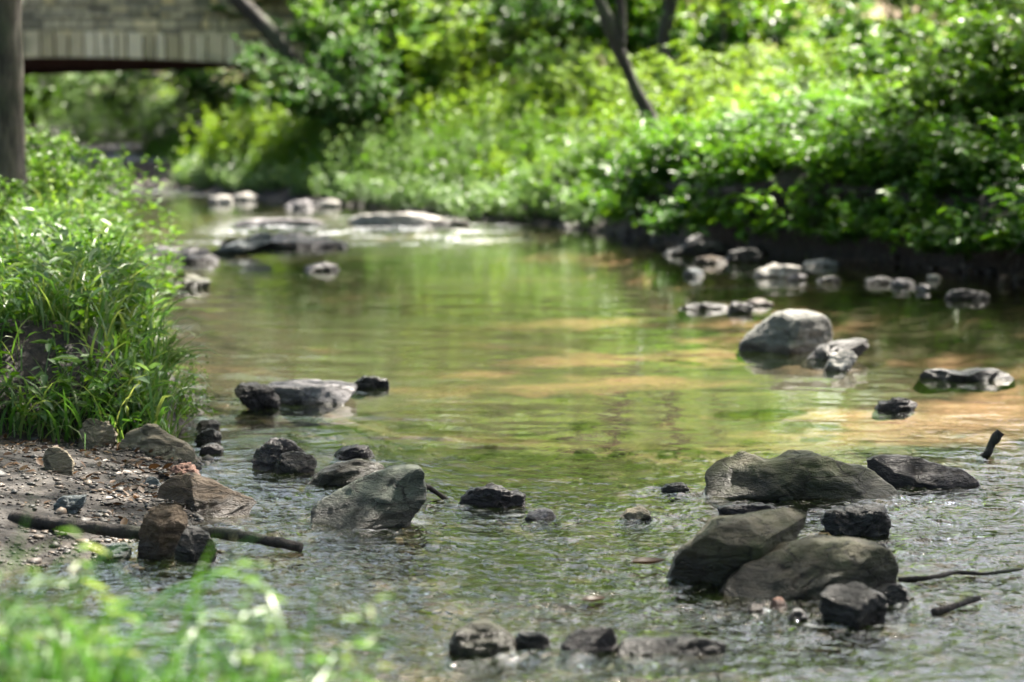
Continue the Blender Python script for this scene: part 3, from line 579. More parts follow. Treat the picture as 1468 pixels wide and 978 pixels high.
# ------------------------------------------------------------------ leaves
def norm(v): return v / (np.linalg.norm(v, axis=-1, keepdims=True) + 1e-9)
def leaves(pos, d, up, L, W, fold=0.25, droop=0.25):
    """pointed leaves, folded along the midrib: 6 corners, two faces each"""
    d = norm(d); side = norm(np.cross(d, up)); nrm = np.cross(side, d)
    L = L[:, None]; W = W[:, None]
    def pt(a, b): return pos + d * L * a + side * W * b + nrm * (np.abs(b) * W * fold - droop * L * a * a)
    V = np.stack([pt(0, 0), pt(.3, .5), pt(.68, .42), pt(1, 0), pt(.68, -.42), pt(.3, -.5)], 1)
    o = (np.arange(len(pos)) * 6)[:, None]
    F = np.concatenate([o + np.array([0, 1, 2, 3]), o + np.array([0, 3, 4, 5])])
    return V.reshape(-1, 3), F
def blades(pos, az, H, lean, curl, W, seg=6, r=None):
    """grass blades: ribbons that rise, bend over and taper"""
    n = len(pos); t = np.linspace(0, 1, seg)
    ang = lean[:, None] + curl[:, None] * t[None] ** 1.4
    dl = H[:, None] / (seg - 1)
    hx = np.concatenate([np.zeros((n, 1)), np.cumsum(np.sin(ang[:, :-1]) * dl, 1)], 1); hz = np.concatenate([np.zeros((n, 1)), np.cumsum(np.cos(ang[:, :-1]) * dl, 1)], 1)
    c, s = np.cos(az), np.sin(az)
    P = pos[:, None] + np.stack([hx * c[:, None], hx * s[:, None], hz], -1)
    prof = np.array([0.55, 1.0, 1.0, 0.85, 0.55, 0.04]) if seg == 6 else np.interp(t, [0, .25, .5, .8, 1], [.55, 1, 1, .6, .04])
    tw = rng.normal(0, 0.5, n)
    sd = np.stack([-s * np.cos(tw), c * np.cos(tw), np.sin(tw)], -1)
    wv = W[:, None] * prof[None] * 0.5
    V = np.stack([P - sd[:, None] * wv[..., None], P + sd[:, None] * wv[..., None]], 2).reshape(-1, 3)
    o = (np.arange(n) * seg * 2)[:, None, None]; k = (np.arange(seg - 1) * 2)[None, :, None]
    F = (o + k + np.array([0, 1, 3, 2])[None, None]).reshape(-1, 4)
    return V, F
def join(parts):
    v, f, n = [], [], 0
    for a, b in parts: v.append(a); f.append(b + n); n += len(a)
    return np.vstack(v), np.vstack(f)

def shrub_meshes(name, h, rad, stems, leafL, leafW, per, mat, seed, lean=0.55, droop=0.35, twigs=5, stem_mat=None):
    r = np.random.default_rng(seed); T = Tubes(); pos, dr = [], []
    for i in range(stems):
        a = r.random() * 6.283; ln = lean * math.sqrt(r.random()); hh = h * r.uniform(0.55, 1.05)
        n = 9; p = np.array([math.cos(a), math.sin(a), 0]) * rad * 0.18 * r.random(); pts = [p.copy()]
        th = ln * 0.4
        for k in range(n - 1):
            th += ln * 0.22 + r.normal(0, 0.06); a += r.normal(0, 0.12)
            p = p + hh / (n - 1) * np.array([math.sin(th) * math.cos(a), math.sin(th) * math.sin(a), math.cos(th)]); pts.append(p.copy())
        pts = np.array(pts); T.add(pts, np.linspace(0.010, 0.0025, n) * max(h, .6), 5, cap=False)
        for k in range(2, n):
            for _ in range(twigs if k > 2 else 2):
                b = a + r.normal(0, 1.3); L = hh * r.uniform(0.12, 0.30) * (1.1 - 0.5 * k / n)
                dv = np.array([math.cos(b), math.sin(b), r.normal(0.25, 0.35)]); q = pts[k] + (pts[min(k + 1, n - 1)] - pts[k]) * r.random()
                tp = np.array([q, q + dv * L * 0.5, q + dv * L + np.array([0, 0, -0.15 * L])])
                T.add(tp, np.array([0.003, 0.002, 0.0012]) * max(h, .6), 3, cap=False)
                m = per
                s = (np.arange(m) + r.random(m) * 0.6) / m
                base = tp[0] + (tp[2] - tp[0]) * s[:, None]
                sgn = np.where(np.arange(m) % 2 == 0, 1, -1)
                sd = np.cross(dv, [0, 0, 1.0]); sd /= np.linalg.norm(sd) + 1e-6
                pos.append(base); dr.append(norm(dv)[None] * 0.6 + sgn[:, None] * sd[None] * 0.8 + r.normal(0, 0.3, (m, 3)) + np.array([0, 0, -0.1]))
    pos = np.vstack(pos); dr = np.vstack(dr); n = len(pos)
    up = np.array([0, 0, 1.0]) + r.normal(0, 0.45, (n, 3))
    L = leafL * r.uniform(0.55, 1.25, n)
    v, f = leaves(pos, dr, up, L, L * (leafW / leafL) * r.uniform(.8, 1.2, n), 0.25, droop)
    return make_mesh('foliage', v, f, mat), T.mesh('stems', stem_mat or STEM)
def weed_meshes(seed, h, n, spread, leafL, leafW, mat):
    """a stand of upright leafy stems"""
    r = np.random.default_rng(seed); T = Tubes(); pos, dr, LL = [], [], []
    for i in range(n):
        a = r.random() * 6.283; q = np.array([r.normal(0, spread), r.normal(0, spread), 0]); hh = h * r.uniform(0.5, 1.1)
        k = 8; th = abs(r.normal(0, 0.12)); pts = [q.copy()]
        for _ in range(k - 1):
            th += abs(r.normal(0.03, 0.05)); q = q + hh / (k - 1) * np.array([math.sin(th) * math.cos(a), math.sin(th) * math.sin(a), math.cos(th)]); pts.append(q.copy())
        pts = np.array(pts); T.add(pts, np.linspace(.005, .0015, k), 4, cap=False)
        m = int(hh / 0.03)
        s = r.uniform(0.12, 1.0, m); idx = s * (k - 1); i0 = np.minimum(idx.astype(int), k - 2)
        pos.append(pts[i0] + (pts[i0 + 1] - pts[i0]) * (idx - i0)[:, None])
        b = np.arange(m) * 2.4 + r.random(m)
        dr.append(np.stack([np.cos(b), np.sin(b), r.uniform(-0.1, 0.9, m)], 1)); LL.append(leafL * (1.15 - 0.6 * s) * r.uniform(.6, 1.2, m))
    pos = np.vstack(pos); dr = np.vstack(dr); LL = np.concatenate(LL)
    v, f = leaves(pos, dr, np.array([0, 0, 1.0]) + r.normal(0, .3, pos.shape), LL, LL * leafW / leafL, 0.25, 0.45)
    return make_mesh('foliage', v, f, mat), T.mesh('stems', STEM)
def tuft_mesh(name, n, h, spread, w, mat, seed, curl=1.6, lean=0.5):
    r = np.random.default_rng(seed)
    pos = np.stack([r.normal(0, spread, n), r.normal(0, spread, n), np.zeros(n)], 1)
    az = np.arctan2(pos[:, 1], pos[:, 0]) + r.normal(0, .8, n)
    v, f = blades(pos, az, h * r.uniform(.5, 1.15, n), np.abs(r.normal(0, lean, n)), np.abs(r.normal(curl, .5, n)), w * r.uniform(.6, 1.2, n))
    return make_mesh(name, v, f, mat)
def fern_mesh(name, fronds, L, mat, seed):
    r = np.random.default_rng(seed); P, D, LL, WW = [], [], [], []; parts = []
    for i in range(fronds):
        a = r.random() * 6.283; l = L * r.uniform(.6, 1.1); m = 26; t = np.linspace(0, 1, m)
        th = r.uniform(.25, .7) + (1.25 + r.normal(0, .15)) * t ** 1.2
        dx = np.cumsum(np.sin(th)) * l / m; dz = np.cumsum(np.cos(th)) * l / m
        c = np.stack([dx * math.cos(a), dx * math.sin(a), dz], 1); sd = np.array([-math.sin(a), math.cos(a), 0]); fw = norm(np.gradient(c, axis=0))
        prof = np.clip(np.sin(np.clip(t * 1.12, 0, 1) * math.pi) ** .6, .08, 1) * l * .22
        for sg in (1, -1):
            k = t > .14
            P.append(c[k]); D.append((sg * sd[None] + fw * .45 + r.normal(0, .12, (m, 3)))[k]); LL.append(prof[k]); WW.append(np.full(k.sum(), l * .042))
        parts.append(blades(np.zeros((1, 3)), np.array([a]), np.array([l]), np.array([th[0]]), np.array([1.25]), np.array([.008])))
    P = np.vstack(P); v, f = leaves(P, np.vstack(D), np.tile([0, 0, 1.0], (len(P), 1)) + r.normal(0, .15, P.shape), np.concatenate(LL), np.concatenate(WW), .15, .25)
    v, f = join([(v, f)] + parts)
    return make_mesh(name, v, f, mat)

PROTO = {}
def proto(key, f):
    if key not in PROTO: PROTO[key] = f()
    return PROTO[key]
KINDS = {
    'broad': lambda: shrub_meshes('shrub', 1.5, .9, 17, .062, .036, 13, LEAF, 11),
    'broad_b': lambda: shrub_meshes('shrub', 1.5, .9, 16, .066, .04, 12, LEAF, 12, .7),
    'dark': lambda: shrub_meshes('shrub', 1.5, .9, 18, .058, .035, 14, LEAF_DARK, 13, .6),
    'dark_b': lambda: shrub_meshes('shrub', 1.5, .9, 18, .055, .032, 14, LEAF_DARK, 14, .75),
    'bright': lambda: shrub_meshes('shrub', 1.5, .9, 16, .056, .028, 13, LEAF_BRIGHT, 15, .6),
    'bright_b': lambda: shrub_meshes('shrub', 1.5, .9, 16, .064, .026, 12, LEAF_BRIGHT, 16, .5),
    'fine': lambda: shrub_meshes('shrub', 1.1, .6, 20, .06, .028, 9, LEAF, 17, .6),
    'big': lambda: shrub_meshes('shrub', 1.5, .9, 12, .12, .075, 8, LEAF, 19, .5, twigs=4),
    'big_dark': lambda: shrub_meshes('shrub', 1.5, .9, 13, .11, .065, 9, LEAF_DARK, 20, .6, twigs=4),
    'weed': lambda: weed_meshes(21, 1.0, 34, .25, .13, .03, LEAF_BLUE),
    'pale': lambda: shrub_meshes('shrub', 1.5, .9, 16, .06, .03, 12, LEAF_BLUE, 18, .6),  # cool pale leaf colour stands in for haze beyond the bridge
    'sprig': lambda: weed_meshes(24, 1.0, 4, .04, .10, .036, LEAF_BRIGHT),
    'weed_b': lambda: weed_meshes(22, 1.0, 38, .28, .12, .03, LEAF),
    'weed_y': lambda: weed_meshes(23, 1.0, 46, .24, .14, .025, LEAF_BRIGHT),
}
def plant(kind, name, label, px, y, h, dz=0.0, wide=1.0, group=None, cat='shrub', x=None, z=None):
    fo, st = proto(kind, KINDS[kind])
    x = xat(px, y) if x is None else x
    z0 = tz(x, y) - 0.03 + dz if z is None else z
    e = bpy.data.objects.new(name, None); COL.objects.link(e)
    nat = {'fine': 1.1}.get(kind, 1.0 if kind.startswith('weed') else 1.5); s = h / nat
    e.location = (x, y, z0); e.rotation_euler = (rng.normal(0, .05), rng.normal(0, .05), rng.random() * 6.28); e.scale = (s * wide, s * wide, s)
    link('foliage', fo, e); link('stems', st, e)
    return tag(e, label, cat, group)
def single(kind, name, label, mesh, px, y, s, dz=0, group=None, cat='fern', tilt=None, z=None):
    x = xat(px, y); z0 = tz(x, y) - .02 + dz if z is None else z
    o = link(name, mesh, loc=(x, y, z0), rz=rng.random() * 6.28, sc=s)
    if tilt: o.rotation_euler = (tilt[0], tilt[1], 0)
    return tag(o, label, cat, group)

# --- far bank, from the bridge to the right
GB = 'bushes along the far bank'
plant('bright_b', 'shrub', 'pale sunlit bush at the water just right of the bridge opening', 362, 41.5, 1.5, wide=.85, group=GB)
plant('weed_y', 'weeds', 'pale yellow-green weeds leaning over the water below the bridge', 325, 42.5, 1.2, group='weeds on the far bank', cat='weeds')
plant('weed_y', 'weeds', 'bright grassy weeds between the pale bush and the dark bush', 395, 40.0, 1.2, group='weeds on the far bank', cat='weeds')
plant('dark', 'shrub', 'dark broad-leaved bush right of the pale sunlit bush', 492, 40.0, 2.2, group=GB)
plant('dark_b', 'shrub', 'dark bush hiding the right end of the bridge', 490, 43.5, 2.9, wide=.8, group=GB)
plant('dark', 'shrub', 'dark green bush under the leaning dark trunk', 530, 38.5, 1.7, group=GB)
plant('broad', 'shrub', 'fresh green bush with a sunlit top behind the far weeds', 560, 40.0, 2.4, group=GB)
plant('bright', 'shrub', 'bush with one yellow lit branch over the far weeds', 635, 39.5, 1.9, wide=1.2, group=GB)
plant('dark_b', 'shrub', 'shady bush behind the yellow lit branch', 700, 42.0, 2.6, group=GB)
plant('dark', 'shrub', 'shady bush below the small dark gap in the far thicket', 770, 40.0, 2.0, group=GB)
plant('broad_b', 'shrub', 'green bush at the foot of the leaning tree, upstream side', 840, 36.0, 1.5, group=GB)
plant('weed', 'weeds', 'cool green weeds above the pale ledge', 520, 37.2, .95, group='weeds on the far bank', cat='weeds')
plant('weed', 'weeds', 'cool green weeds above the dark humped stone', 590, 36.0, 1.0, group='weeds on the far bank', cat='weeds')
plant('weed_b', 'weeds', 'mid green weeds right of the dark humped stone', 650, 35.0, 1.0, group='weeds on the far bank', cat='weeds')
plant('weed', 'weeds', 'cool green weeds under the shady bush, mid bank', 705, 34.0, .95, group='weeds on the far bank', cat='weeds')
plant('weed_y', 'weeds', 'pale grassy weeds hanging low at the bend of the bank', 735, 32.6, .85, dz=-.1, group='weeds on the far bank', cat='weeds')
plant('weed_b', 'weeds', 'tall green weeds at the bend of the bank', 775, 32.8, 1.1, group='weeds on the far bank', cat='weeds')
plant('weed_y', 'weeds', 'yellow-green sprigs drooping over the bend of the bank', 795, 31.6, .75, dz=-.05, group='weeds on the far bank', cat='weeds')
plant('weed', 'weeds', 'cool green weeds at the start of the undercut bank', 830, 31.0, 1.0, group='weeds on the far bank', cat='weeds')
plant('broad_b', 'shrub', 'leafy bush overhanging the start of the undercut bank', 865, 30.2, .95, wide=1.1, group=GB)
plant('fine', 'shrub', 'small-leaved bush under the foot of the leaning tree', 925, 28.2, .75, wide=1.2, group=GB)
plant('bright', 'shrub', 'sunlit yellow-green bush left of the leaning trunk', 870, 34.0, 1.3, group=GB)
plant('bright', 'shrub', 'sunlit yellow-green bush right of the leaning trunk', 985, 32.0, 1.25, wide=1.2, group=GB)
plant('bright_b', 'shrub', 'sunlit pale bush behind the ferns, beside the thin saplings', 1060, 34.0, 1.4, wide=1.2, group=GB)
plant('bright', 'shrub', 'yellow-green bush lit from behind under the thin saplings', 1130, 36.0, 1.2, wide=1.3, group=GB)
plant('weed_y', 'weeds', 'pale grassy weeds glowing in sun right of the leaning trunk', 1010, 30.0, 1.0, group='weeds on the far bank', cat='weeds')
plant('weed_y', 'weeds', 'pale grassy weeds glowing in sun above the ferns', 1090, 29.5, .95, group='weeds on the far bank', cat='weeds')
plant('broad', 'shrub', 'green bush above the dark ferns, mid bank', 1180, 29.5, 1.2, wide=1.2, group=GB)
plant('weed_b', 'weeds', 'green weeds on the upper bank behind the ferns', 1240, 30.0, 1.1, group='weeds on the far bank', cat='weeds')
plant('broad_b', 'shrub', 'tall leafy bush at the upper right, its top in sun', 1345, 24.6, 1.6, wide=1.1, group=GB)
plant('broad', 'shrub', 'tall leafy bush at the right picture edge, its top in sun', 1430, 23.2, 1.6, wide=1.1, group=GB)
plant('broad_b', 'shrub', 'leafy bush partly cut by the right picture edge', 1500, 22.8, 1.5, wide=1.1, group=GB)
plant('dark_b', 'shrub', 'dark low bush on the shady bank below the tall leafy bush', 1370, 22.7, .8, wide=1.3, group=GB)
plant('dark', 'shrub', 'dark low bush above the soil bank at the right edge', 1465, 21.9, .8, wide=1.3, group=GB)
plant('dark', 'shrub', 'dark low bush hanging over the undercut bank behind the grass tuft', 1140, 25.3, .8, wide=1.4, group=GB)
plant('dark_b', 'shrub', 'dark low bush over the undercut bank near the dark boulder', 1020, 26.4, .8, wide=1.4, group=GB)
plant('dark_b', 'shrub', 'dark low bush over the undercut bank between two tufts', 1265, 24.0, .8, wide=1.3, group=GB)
plant('broad_b', 'shrub', 'small broad-leaved plant caught by sun low on the dark bank', 1205, 23.6, .42, wide=1.0, group=GB, z=.22)
fm = [fern_mesh('fern', 17, .85, FERN, 31), fern_mesh('fern', 14, .95, FERN, 32)]
GF = 'ferns on the right bank'
for k, (px, y, s, lb) in enumerate([
    (985, 28.3, .95, 'fern at the left end of the fern bank, by the leaning trunk'), (1040, 27.6, 1.05, 'fern over the dark heap-shaped boulder'), (1085, 26.8, 1.0, 'fern above the grey stones under the bank'),
    (1125, 27.6, 1.1, 'big fern on the crest of the shady bank'), (1165, 26.0, 1.0, 'fern above the sunlit white block'), (1215, 26.5, 1.1, 'arching fern above the sunlit low plant'),
    (1255, 25.2, 1.0, 'fern above the row of small stones'), (1300, 25.4, 1.05, 'fern left of the tall leafy bush'), (1120, 25.6, .85, 'low fern hanging over the undercut'),
    (1230, 24.4, .85, 'low fern beside the sunlit low plant'), (1350, 23.6, .9, 'fern at the foot of the tall leafy bush'), (1420, 22.6, .9, 'fern over the soil bank near the right edge')]):
    single('fern', 'fern', lb, fm[k % 2], px, y, s, .02, GF)
tm = [tuft_mesh('grass_tuft', 150, .6, .06, .012, GRASS, 41, 2.2), tuft_mesh('grass_tuft', 120, .5, .05, .012, GRASS, 42, 1.8)]
GT = 'grass tufts at the foot of the right bank'
for k, (px, y, s, z, lb) in enumerate([(1195, 23.7, .8, .14, 'drooping grass tuft at the waterline right of the sunlit white block'), (1325, 22.6, .8, .22, 'grass tuft hanging from the undercut above the white pebble'), (1150, 24.2, .7, .2, 'dark grass tuft just behind the blue-grey flat stone'),
        (765, 31.9, .9, .2, 'pale grass tuft overhanging the water at the bend'), (690, 33.2, .9, .2, 'pale grass tuft right of the dark humped stone'), (560, 36.2, .9, .15, 'pale grass tuft behind the sunlit ledge')]):
    single('tuft', 'grass_tuft', lb, tm[k % 2], px, y, s, 0, GT, 'grass tuft', z=z)

# --- behind: beyond the bridge and up the slope
GU = 'undergrowth beyond the bridge'
for px, y, h, kd, lb in [(60, 60, 2.6, 'pale', 'bush seen through the bridge opening at its left end'), (130, 63, 2.4, 'pale', 'bush seen through the bridge opening, second from its left end'), (200, 62, 2.2, 'pale', 'bush in the middle of the bridge opening'),
        (265, 64, 2.6, 'bright', 'sunlit yellow bush at the right of the bridge opening'), (330, 60, 2.6, 'dark', 'dark bush at the right end of the bridge opening'), (110, 56, 1.2, 'weed', 'pale weeds on the gravel beyond the bridge, left'), (165, 57, 1.2, 'weed_b', 'pale weeds on the gravel beyond the bridge, middle'),
        (240, 58, 1.3, 'weed', 'pale weeds on the gravel beyond the bridge, right'), (20, 58, 2.4, 'broad', 'bush behind the left end of the bridge opening')]:
    plant(kd, 'shrub' if not kd.startswith('weed') else 'weeds', lb, px, y, h, wide=1.3, group=GU, cat='shrub' if not kd.startswith('weed') else 'weeds')
GS = 'bushes on the slope behind'
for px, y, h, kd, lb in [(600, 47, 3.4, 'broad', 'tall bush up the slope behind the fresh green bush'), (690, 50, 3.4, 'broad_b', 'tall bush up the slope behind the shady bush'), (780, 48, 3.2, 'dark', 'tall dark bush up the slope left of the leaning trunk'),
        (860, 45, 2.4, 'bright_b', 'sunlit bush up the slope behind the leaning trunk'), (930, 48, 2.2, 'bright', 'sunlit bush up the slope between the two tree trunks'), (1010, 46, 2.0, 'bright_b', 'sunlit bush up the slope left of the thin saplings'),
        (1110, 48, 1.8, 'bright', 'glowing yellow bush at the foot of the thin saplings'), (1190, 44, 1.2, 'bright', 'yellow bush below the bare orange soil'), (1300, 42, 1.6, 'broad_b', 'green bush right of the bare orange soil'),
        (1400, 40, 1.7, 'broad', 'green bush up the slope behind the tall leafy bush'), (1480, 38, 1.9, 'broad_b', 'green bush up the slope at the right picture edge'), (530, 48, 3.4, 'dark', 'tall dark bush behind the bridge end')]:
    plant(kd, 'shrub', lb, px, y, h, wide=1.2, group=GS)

for px, y, h, kd, lb in [(905, 40, 2.3, 'big', 'upright big-leaved bush up the slope, just left of the second trunk'), (1000, 38, 1.9, 'big_dark', 'dark big-leaved bush on the slope below the thin saplings'), (1075, 40, 1.7, 'big', 'big-leaved bush on the slope left of the sapling pair'),
        (1165, 38, 1.6, 'big_dark', 'dark big-leaved bush on the slope right of the sapling pair'), (1255, 36, 1.5, 'big', 'big-leaved bush above the fern bank'), (1330, 33, 1.5, 'big_dark', 'dark big-leaved bush behind the tall leafy bush'),
        (1420, 31, 1.6, 'big', 'big-leaved bush behind the right edge bushes'), (640, 44, 2.8, 'big_dark', 'dark big-leaved bush behind the yellow lit branch'), (745, 43, 2.5, 'big', 'big-leaved bush left of the leaning trunk, mid slope'), (590, 44, 2.9, 'big', 'big-leaved bush right of the bridge end thicket')]:
    plant(kd, 'shrub', lb, px, y, h, wide=.9, group=GS)

# --- left bank
GL = 'plants on the left bank'
plant('fine', 'shrub', 'leafy bush round the foot of the big left trunk', 40, 18.2, .75, wide=1.0, group=GL)
plant('fine', 'shrub', 'leafy bush leaning out over the water right of the left trunk', 80, 18.0, .8, wide=.8, group=GL)
plant('broad', 'shrub', 'bush behind the left trunk with sunlit tips', 50, 20.5, .9, group=GL)
plant('fine', 'shrub', 'bush at the left picture edge below the trunk', -25, 15.0, .55, group=GL)
plant('weed_b', 'weeds', 'weeds overhanging the mossy boulder at the left bank', 150, 19.0, .75, group=GL, cat='weeds')
plant('sprig', 'weeds', 'tall sprig of bright leaves rising in front of the bridge', 88, 15.4, 1.2, wide=.7, group=GL, cat='weeds')
plant('weed_b', 'weeds', 'leafy weeds at the water edge above the grass', 190, 15.4, .55, group=GL, cat='weeds')
plant('broad_b', 'shrub', 'small broad-leaved plant over the tan layered boulder', 215, 11.6, .28, group=GL)
plant('broad', 'shrub', 'small broad-leaved plant left of the tan layered boulder', 120, 11.4, .24, group=GL)
plant('weed_b', 'weeds', 'thin upright weeds at the tip of the grassy left bank', 262, 11.3, .36, wide=.5, group=GL, cat='weeds')

def scatter_grass(name, label, n, sampler, h, w, mat, curl=1.3, lean=.35):
    P = sampler(n); k = len(P); hv = 1 + .45 * fbm2(P[:, 0], P[:, 1], 2.6, 2, 19)
    v, f = blades(P, rng.random(k) * 6.283, hv * h * rng.uniform(.45, 1.2, k), np.abs(rng.normal(0, lean, k)), np.abs(rng.normal(curl, .55, k)), w * rng.uniform(.5, 1.3, k))
    return tag(link(name, make_mesh(name, v, f, mat)), label, 'grass', kind='stuff')
def left_bank(n):
    y = rng.uniform(10.05, 18.5, n * 2); x = xL(y) - np.abs(rng.normal(0, .9, n * 2)) - .10
    c = fbm2(x, y, 3.2, 2, 77); k = (c > -.3) & (x > xL(y) - 3) & (y + .25 * c > 10.2)
    return np.stack([x, y, terr(x, y) - .01], 1)[k][:n]
scatter_grass('grass', 'long arching grass covering the left bank', 9000, left_bank, .35, .0125, GRASS, 1.7)
def left_low(n):
    y = rng.uniform(10.8, 30, n); x = xL(y) - rng.uniform(0, 4.5, n)
    return np.stack([x, y, terr(x, y) - .01], 1)
scatter_grass('grass', 'short grass and weeds between the plants of the left bank', 7000, left_low, .22, .012, LEAF)
def right_low(n):
    y = rng.uniform(21, 52, n); x = xR(y) + .25 + rng.exponential(2.2, n)
    return np.stack([x, y, terr(x, y) - .01], 1)
scatter_grass('grass', 'low grass and herbs covering the far bank between the bushes', 16000, right_low, .38, .022, LEAF, 1.5)

def herbs(name, label, P, h, per, L, W, mat, toward=None):
    n = len(P); hh = h * rng.uniform(.4, 1.2, n); a = rng.random(n) * 6.283; ln = np.abs(rng.normal(0, .35, n))
    top = np.stack([np.sin(ln) * np.cos(a), np.sin(ln) * np.sin(a), np.cos(ln)], 1)
    if toward is not None: top = norm(top + toward)
    v0, f0 = blades(P, np.arctan2(top[:, 1], top[:, 0]), hh, np.arccos(np.clip(top[:, 2], -1, 1)), np.full(n, .5), np.full(n, .006))
    s = rng.uniform(.15, 1.05, (n, per)); b = rng.random((n, per)) * 6.283
    pos = P[:, None] + top[:, None] * (hh[:, None] * s)[..., None]; pos[..., 2] -= .12 * hh[:, None] * s ** 2
    d = np.stack([np.cos(b), np.sin(b), rng.uniform(-.3, .6, (n, per))], -1).reshape(-1, 3)
    LL = L * rng.uniform(.5, 1.3, n * per)
    v1, f1 = leaves(pos.reshape(-1, 3), d, np.array([0, 0, 1.0]) + rng.normal(0, .4, d.shape), LL, LL * W / L, .2, .4)
    v, f = join([(v0, f0), (v1, f1)])
    return tag(link(name, make_mesh(name, v, f, mat)), label, 'undergrowth', kind='stuff')
def bank_pts(n, y0, y1, lo, sc, zmin=-9):
    y = rng.uniform(y0, y1, n); x = xR(y) + lo + rng.exponential(sc, n); c = fbm2(x, y, 1.1, 2, 31)
    k = c > -.45; x, y = x[k], y[k]; z = terr(x, y) - .01
    if zmin > 0: z = np.maximum(z, zmin * rng.random(len(z)) ** .6 + .1)
    return np.stack([x, y, z], 1)
herbs('undergrowth', 'dense leafy undergrowth filling the far bank between the bushes', bank_pts(5200, 24, 50, .45, 2.6), .62, 16, .075, .036, LEAF)
herbs('undergrowth', 'pale herbs drooping to the water along the upstream part of the far bank', bank_pts(1700, 28.8, 44, .05, .6), .5, 16, .075, .028, LEAF_BLUE, np.array([-.35, -.45, 0]))
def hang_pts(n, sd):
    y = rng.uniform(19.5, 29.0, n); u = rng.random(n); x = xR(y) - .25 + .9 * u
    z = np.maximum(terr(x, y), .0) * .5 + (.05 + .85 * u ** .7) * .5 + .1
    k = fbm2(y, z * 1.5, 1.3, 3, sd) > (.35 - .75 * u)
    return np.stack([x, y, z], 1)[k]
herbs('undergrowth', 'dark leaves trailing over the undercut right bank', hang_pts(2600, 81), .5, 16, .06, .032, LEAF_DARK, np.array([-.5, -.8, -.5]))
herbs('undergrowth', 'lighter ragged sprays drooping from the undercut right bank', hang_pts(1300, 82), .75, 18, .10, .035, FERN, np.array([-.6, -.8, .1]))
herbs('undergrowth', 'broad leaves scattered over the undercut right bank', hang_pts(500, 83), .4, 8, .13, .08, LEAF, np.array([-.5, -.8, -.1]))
herbs('undergrowth', 'sunny undergrowth on the slope behind the fern bank', bank_pts(8000, 27, 56, 1.6, 5.0), .8, 16, .08, .036, LEAF_BRIGHT)
def hill_pts(n):
    x = rng.uniform(-1, 15, n); y = rng.uniform(36, 62, n); c = fbm2(x, y, .5, 2, 31); k = (c > -.5) & (np.abs(x - 6.2) + .6 * np.abs(y - 44.5) > 1.4)
    x, y = x[k], y[k]; return np.stack([x, y, terr(x, y) - .01], 1)
herbs('undergrowth', 'glowing undergrowth covering the sunny slope at the top right', hill_pts(3600), .8, 14, .10, .045, LEAF_BRIGHT)
def lb_pts(n):
    y = rng.uniform(10.2, 24, n); x = xL(y) - .20 - rng.exponential(.9, n); return np.stack([x, y, terr(x, y) - .01], 1)
herbs('undergrowth', 'leafy herbs mixed into the grass of the left bank', lb_pts(1500), .32, 14, .055, .026, LEAF)
herbs('undergrowth', 'pale broad leaves among the grass of the left bank', lb_pts(700), .38, 9, .085, .034, LEAF_BLUE)

rt = Tubes()
for k in range(46):
    y = rng.uniform(20.5, 28.5); x = float(xR(y)) + rng.uniform(-.05, .25); z = rng.uniform(.45, .85); L = rng.uniform(.25, .6)
    a_ = np.array([x + .1, y + .1, z]); b_ = a_ + np.array([rng.normal(-.22, .15), rng.normal(-.25, .12), -L])
    rt.add(spline([a_, (a_ + b_) / 2 + np.array([-.12, -.12, .08]), b_], 10), np.linspace(rng.uniform(.008, .022), .004, 10), 6, .2, k, cap=False)
tag(link('roots', rt.mesh('roots', BARK)), 'bare tangled roots hanging out of the undercut right bank', 'roots', kind='stuff')

# near bank at the photographer's feet: blurred grass and a few plants
def near_bank(n):
    x = -rng.uniform(.34, 1.5, n * 2); y = rng.uniform(3.0, 4.6, n * 2)
    k = rng.random(n * 2) < np.clip(1.1 - (x + 1.4) / 1.3, 0, 1)
    return np.stack([x, y, terr(x, y)], 1)[k][:n]
scatter_grass('grass', 'out-of-focus bright grass in the near left corner', 1800, near_bank, .38, .009, LEAF_DARK, 1.5, .45)
nw = [weed_meshes(61, .5, 6, .05, .085, .018, GRASS), weed_meshes(62, .45, 6, .05, .09, .022, LEAF_BLUE)]
def near_plant(k, px, y, z, s, label):
    e = bpy.data.objects.new('weeds', None); COL.objects.link(e); x = xat(px, y); e.location = (x, y, tz(x, y) if z is None else z); e.scale = (s,) * 3; e.rotation_euler = (0, 0, rng.random() * 6.28)
    link('foliage', nw[k][0], e); link('stems', nw[k][1], e); tag(e, label, 'weeds', 'blurred weeds in the near corner')
near_plant(0, 470, 4.3, None, .72, 'blurred leafy weed at the right end of the near grass')
near_plant(1, 370, 4.2, None, .8, 'blurred pale leafy weed in the middle of the near grass')
near_plant(0, 110, 4.4, None, 1.0, 'blurred tall weed rising from the near grass before the log')
near_plant(1, 40, 4.0, None, .95, 'blurred leafy weed in the bottom left corner')
nt_ = tuft_mesh('grass_tuft', 16, .5, .04, .016, LEAF, 66, 1.2, .6)
o = link('grass_tuft', nt_, loc=(xat(1290, 3.0), 3.0, tz(xat(1290, 3.0), 3.0)), rz=2.4, sc=.94); tag(o, 'blurred grass blades poking up at the bottom right', 'grass tuft')

